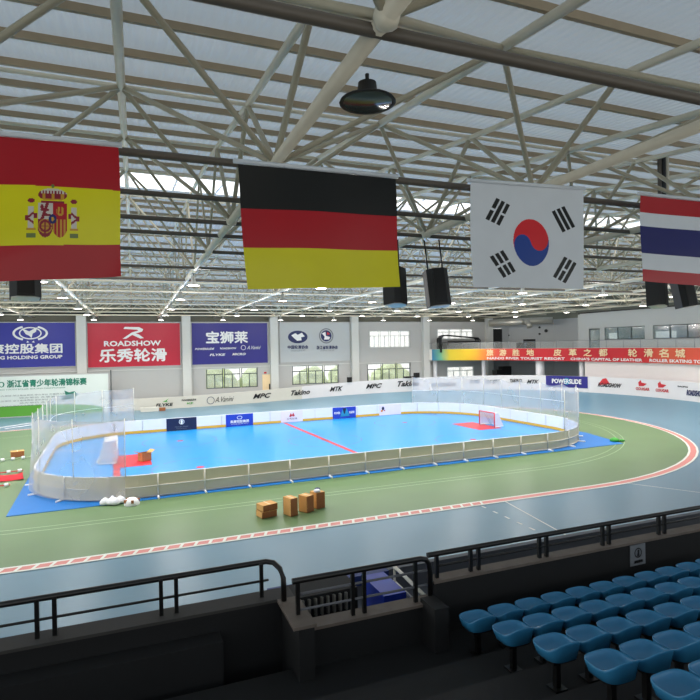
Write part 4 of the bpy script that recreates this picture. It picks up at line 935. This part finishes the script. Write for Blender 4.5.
# ================================================================== SPECTATOR STAND (near)
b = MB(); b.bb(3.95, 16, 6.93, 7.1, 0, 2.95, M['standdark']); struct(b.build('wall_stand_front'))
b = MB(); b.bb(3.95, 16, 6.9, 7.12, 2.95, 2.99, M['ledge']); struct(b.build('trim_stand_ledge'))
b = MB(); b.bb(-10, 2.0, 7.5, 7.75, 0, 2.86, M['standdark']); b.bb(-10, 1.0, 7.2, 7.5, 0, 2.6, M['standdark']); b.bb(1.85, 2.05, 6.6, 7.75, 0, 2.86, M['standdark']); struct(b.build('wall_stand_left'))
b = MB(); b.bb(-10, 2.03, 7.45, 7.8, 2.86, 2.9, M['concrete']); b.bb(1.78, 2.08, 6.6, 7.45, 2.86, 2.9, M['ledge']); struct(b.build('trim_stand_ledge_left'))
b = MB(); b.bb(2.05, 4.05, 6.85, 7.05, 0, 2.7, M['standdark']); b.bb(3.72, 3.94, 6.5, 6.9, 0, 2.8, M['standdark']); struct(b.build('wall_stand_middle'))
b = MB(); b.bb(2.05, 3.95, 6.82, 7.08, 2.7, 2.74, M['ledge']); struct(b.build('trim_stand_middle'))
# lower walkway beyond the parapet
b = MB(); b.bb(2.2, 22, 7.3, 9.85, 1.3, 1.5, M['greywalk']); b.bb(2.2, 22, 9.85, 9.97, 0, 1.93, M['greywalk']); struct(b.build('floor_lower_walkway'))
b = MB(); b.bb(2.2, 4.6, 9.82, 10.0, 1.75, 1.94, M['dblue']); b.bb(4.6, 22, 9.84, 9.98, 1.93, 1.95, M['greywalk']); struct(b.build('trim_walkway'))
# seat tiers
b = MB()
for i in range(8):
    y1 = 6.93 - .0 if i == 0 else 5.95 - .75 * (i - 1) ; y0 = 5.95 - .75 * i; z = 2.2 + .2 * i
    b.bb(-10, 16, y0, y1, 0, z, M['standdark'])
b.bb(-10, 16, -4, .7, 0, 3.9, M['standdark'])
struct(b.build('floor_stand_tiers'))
def make_seat():
    t = thing('stadium_seat', '', 'seat', (0, 0, 0), 'blue stadium seats in the near stand')
    b = MB(); NN = 28; vs = []
    rings = [(.0, .0, -.035), (.55, .5, -.03), (.85, .82, -.01), (.97, .96, .03), (1.0, 1.0, .05), (1.03, 1.03, .045), (1.02, 1.02, .02), (.9, .9, -.06), (.6, .6, -.08)]
    for (a, c, z) in rings:
        for k in range(NN):
            th = 2 * PI * k / NN; cx, sy = math.cos(th), math.sin(th); ex = .62
            x = .215 * a * math.copysign(abs(cx) ** ex, cx); y = .2 * c * math.copysign(abs(sy) ** ex, sy)
            zz = z + (.10 * max(0, -sy) ** 2 if a > .9 else 0)   # raised rear lip (rear = -Y)
            vs.append((x, y, zz))
    fs = [(i * NN + k, i * NN + (k + 1) % NN, (i + 1) * NN + (k + 1) % NN, (i + 1) * NN + k) for i in range(len(rings) - 1) for k in range(NN)]
    b.add(vs, fs, M['seat'], True); b.add(vs[-NN:], [tuple(range(NN))], M['seat']); o = b.build('shell'); o.parent = t
    b = MB(); b.box((0, 0, -.25), (.06, .06, .4), M['black']); b.box((0, .0, -.09), (.3, .26, .03), M['black']); b.box((0, 0, -.44), (.16, .16, .02), M['black']); o = b.build('pedestal'); o.parent = t
    return t
S0 = None
for r in range(7):
    for k in range(20):
        X = 4.25 + .46 * k + r * .0; Y = 6.28 - .75 * r; Z = 2.65 + .2 * r
        if X > 13: continue
        if r > 1 and not (X * 0 + 1): continue
        c = M3.transposed() @ Vector((X, Y, Z - H))
        if c.z > -.3: continue
        px, py = 350 + 549.88 * c.x / -c.z, 350 - 549.88 * c.y / -c.z
        if px > 740 or py > 730: continue
        lab = 'blue plastic stadium seat, %s from the left in the %s row behind the parapet' % (ORD[k].replace('nearest', 'first'), ['front', 'second', 'third', 'fourth', 'fifth', 'sixth', 'seventh'][r])
        if S0 is None: S0 = make_seat(); o = S0; o.location = (X, Y, Z)
        else: o = dup(S0, (X, Y, Z))
        o['label'] = lab
# railings
def railing(label, path, mids, posts, zb, r=.038, name='guard_rail'):
    t = thing(name, label, 'railing', tuple(path[0]), 'black steel guard rails along the near stand'); b = MB(); b.tube(path, r, M['black'], 10); b.build('top_rail', t)
    for mp in mids: b = MB(); b.tube(mp, .018, M['black'] if len(mids) < 2 else M['greywalk'], 8); b.build('mid_rail', t)
    for p in posts: b = MB(); b.box((p[0], p[1], (zb + p[2]) / 2), (.05, .05, p[2] - zb), M['black']); b.build('post', t)
YR = 7.0
px_ = [4.05, 4.63, 4.77, 5.91, 6.05, 7.22, 7.36, 8.51, 8.65, 9.8, 9.94, 11.1, 11.24, 12.4, 12.54]
railing('black guard rail on the dark parapet in front of the blue seats', [(3.9, YR, 3.34), (14, YR, 3.34)], [[(4.05, YR, 3.16), (14, YR, 3.16)]], [(x, YR, 3.34) for x in px_], 2.99)
bend = [(1.68, 7.68, 3.36), (1.78, 7.62, 3.35), (1.84, 7.5, 3.3), (1.86, 7.4, 3.2), (1.86, 7.38, 2.88)]
railing('black guard rail at lower left with a bent-down right end', [(-9, 7.62, 3.36)] + bend, [[(-9, 7.62, 3.12), (1.7, 7.62, 3.12)]], [(x, 7.62, 3.36) for x in (-7.2, -7.0, -5.3, -5.1, -3.2, -3.0, -1.16, -.97, .27, .46, 1.6)], 2.9)
railing('brownish black guard rail across the stair opening between the two long rails', [(1.86, 6.93, 3.34), (3.75, 6.93, 3.34), (3.83, 6.93, 3.32), (3.88, 6.93, 3.25), (3.9, 6.93, 3.1), (3.9, 6.93, 2.74)], [[(1.95, 6.93, 3.16), (3.85, 6.93, 3.16)], [(1.95, 6.93, 2.95), (3.85, 6.93, 2.95)]], [(x, 6.93, 3.34) for x in (1.93, 2.7, 2.87, 3.66)], 2.74, .04)
# stair handrail, slatted vent and blue pad seen through the middle rail
sr = thing('stair_handrail', 'bare steel stair handrail running down beyond the middle rail', 'railing', (3.4, 8.5, 2.2))
for k, (q0, q1) in enumerate((((393, 565), (426, 597)), ((394, 581), (412, 598)))):
    A_, B_ = PY(*q0, 8.7), PY(*q1, 7.2 if k == 0 else 7.9); b = MB(); b.tube([A_, B_], .03 if k == 0 else .022, M['cream'], 8); b.build('bar', sr)
    if k == 0:
        for f in (.05, .95): p = A_.lerp(B_, f); b = MB(); b.tube([(p.x, p.y, 1.5), p], .02, M['alu'], 8); b.build('post', sr)
vt = thing('slatted_vent', 'dark vent box with a row of pale vertical slats beyond the middle rail', 'vent', (2.7, 8.2, 1.5))
b = MB(); b.bb(2.15, 3.2, 8.0, 8.5, 1.5, 2.6, M['standdark']); b.build('casing', vt)
for k in range(10): b = MB(); b.box((2.2 + .1 * k, 7.98, 2.43), (.03, .05, .26), M['alu'], .3); b.build('slat', vt)
p, q = PY(380, 600, 7.9), PY(402, 600, 7.9); b = MB(); b.bb(p.x, q.x, 7.75, 8.6, 1.52, p.z + .12, M['adblue']); tag(b.build('gym_pad'), 'small blue pad lying on the walkway beyond the middle rail', 'mat')
# notice on parapet
sg = thing('parapet_notice', 'small grey notice with a round pictogram on the dark parapet behind the seats', 'sign', (7.4, 6.9, 2.6)); F = lambda u, v, off: (u, 6.925 - off, v)
xs0, xs1 = PY(630, 550, 6.92).x, PY(645, 550, 6.92).x; xc = (xs0 + xs1) / 2
b = MB(); b.pl2([(xs0, 2.58), (xs1, 2.58), (xs1, 2.93), (xs0, 2.93)], F, .012, M['lgrey']); b.build('plate', sg)
b = MB(); ring(b, xc, 2.79, .085, .085, .02, F, M['lblack'], off=.016); flatp(b, disc(xc + .01, 2.82, .025, .025, 10), F, M['lblack'], .016); flatp(b, [(xc - .03, 2.73), (xc + .03, 2.73), (xc + .03, 2.8), (xc - .01, 2.8)], F, M['lblack'], .016)
put_text(b, '请勿攀爬', xc, 2.645, .2, .045, F, M['lblack'], .01, 0, .016); b.build('print', sg, flat=True)

# ================================================================== WORLD
w = bpy.data.worlds.new('world'); S.world = w; w.use_nodes = True; nt = w.node_tree; bg = nt.nodes['Background']
tc = nt.nodes.new('ShaderNodeTexCoord'); sp = nt.nodes.new('ShaderNodeSeparateXYZ'); rp = nt.nodes.new('ShaderNodeValToRGB')
nt.links.new(tc.outputs['Generated'], sp.inputs[0]); nt.links.new(sp.outputs['Z'], rp.inputs[0]); nt.links.new(rp.outputs[0], bg.inputs[0])
rp.color_ramp.elements[0].color = (.6, .6, .57, 1); rp.color_ramp.elements[1].color = (.92, .96, 1, 1); rp.color_ramp.elements[1].position = .5
bg.inputs[1].default_value = 1.9
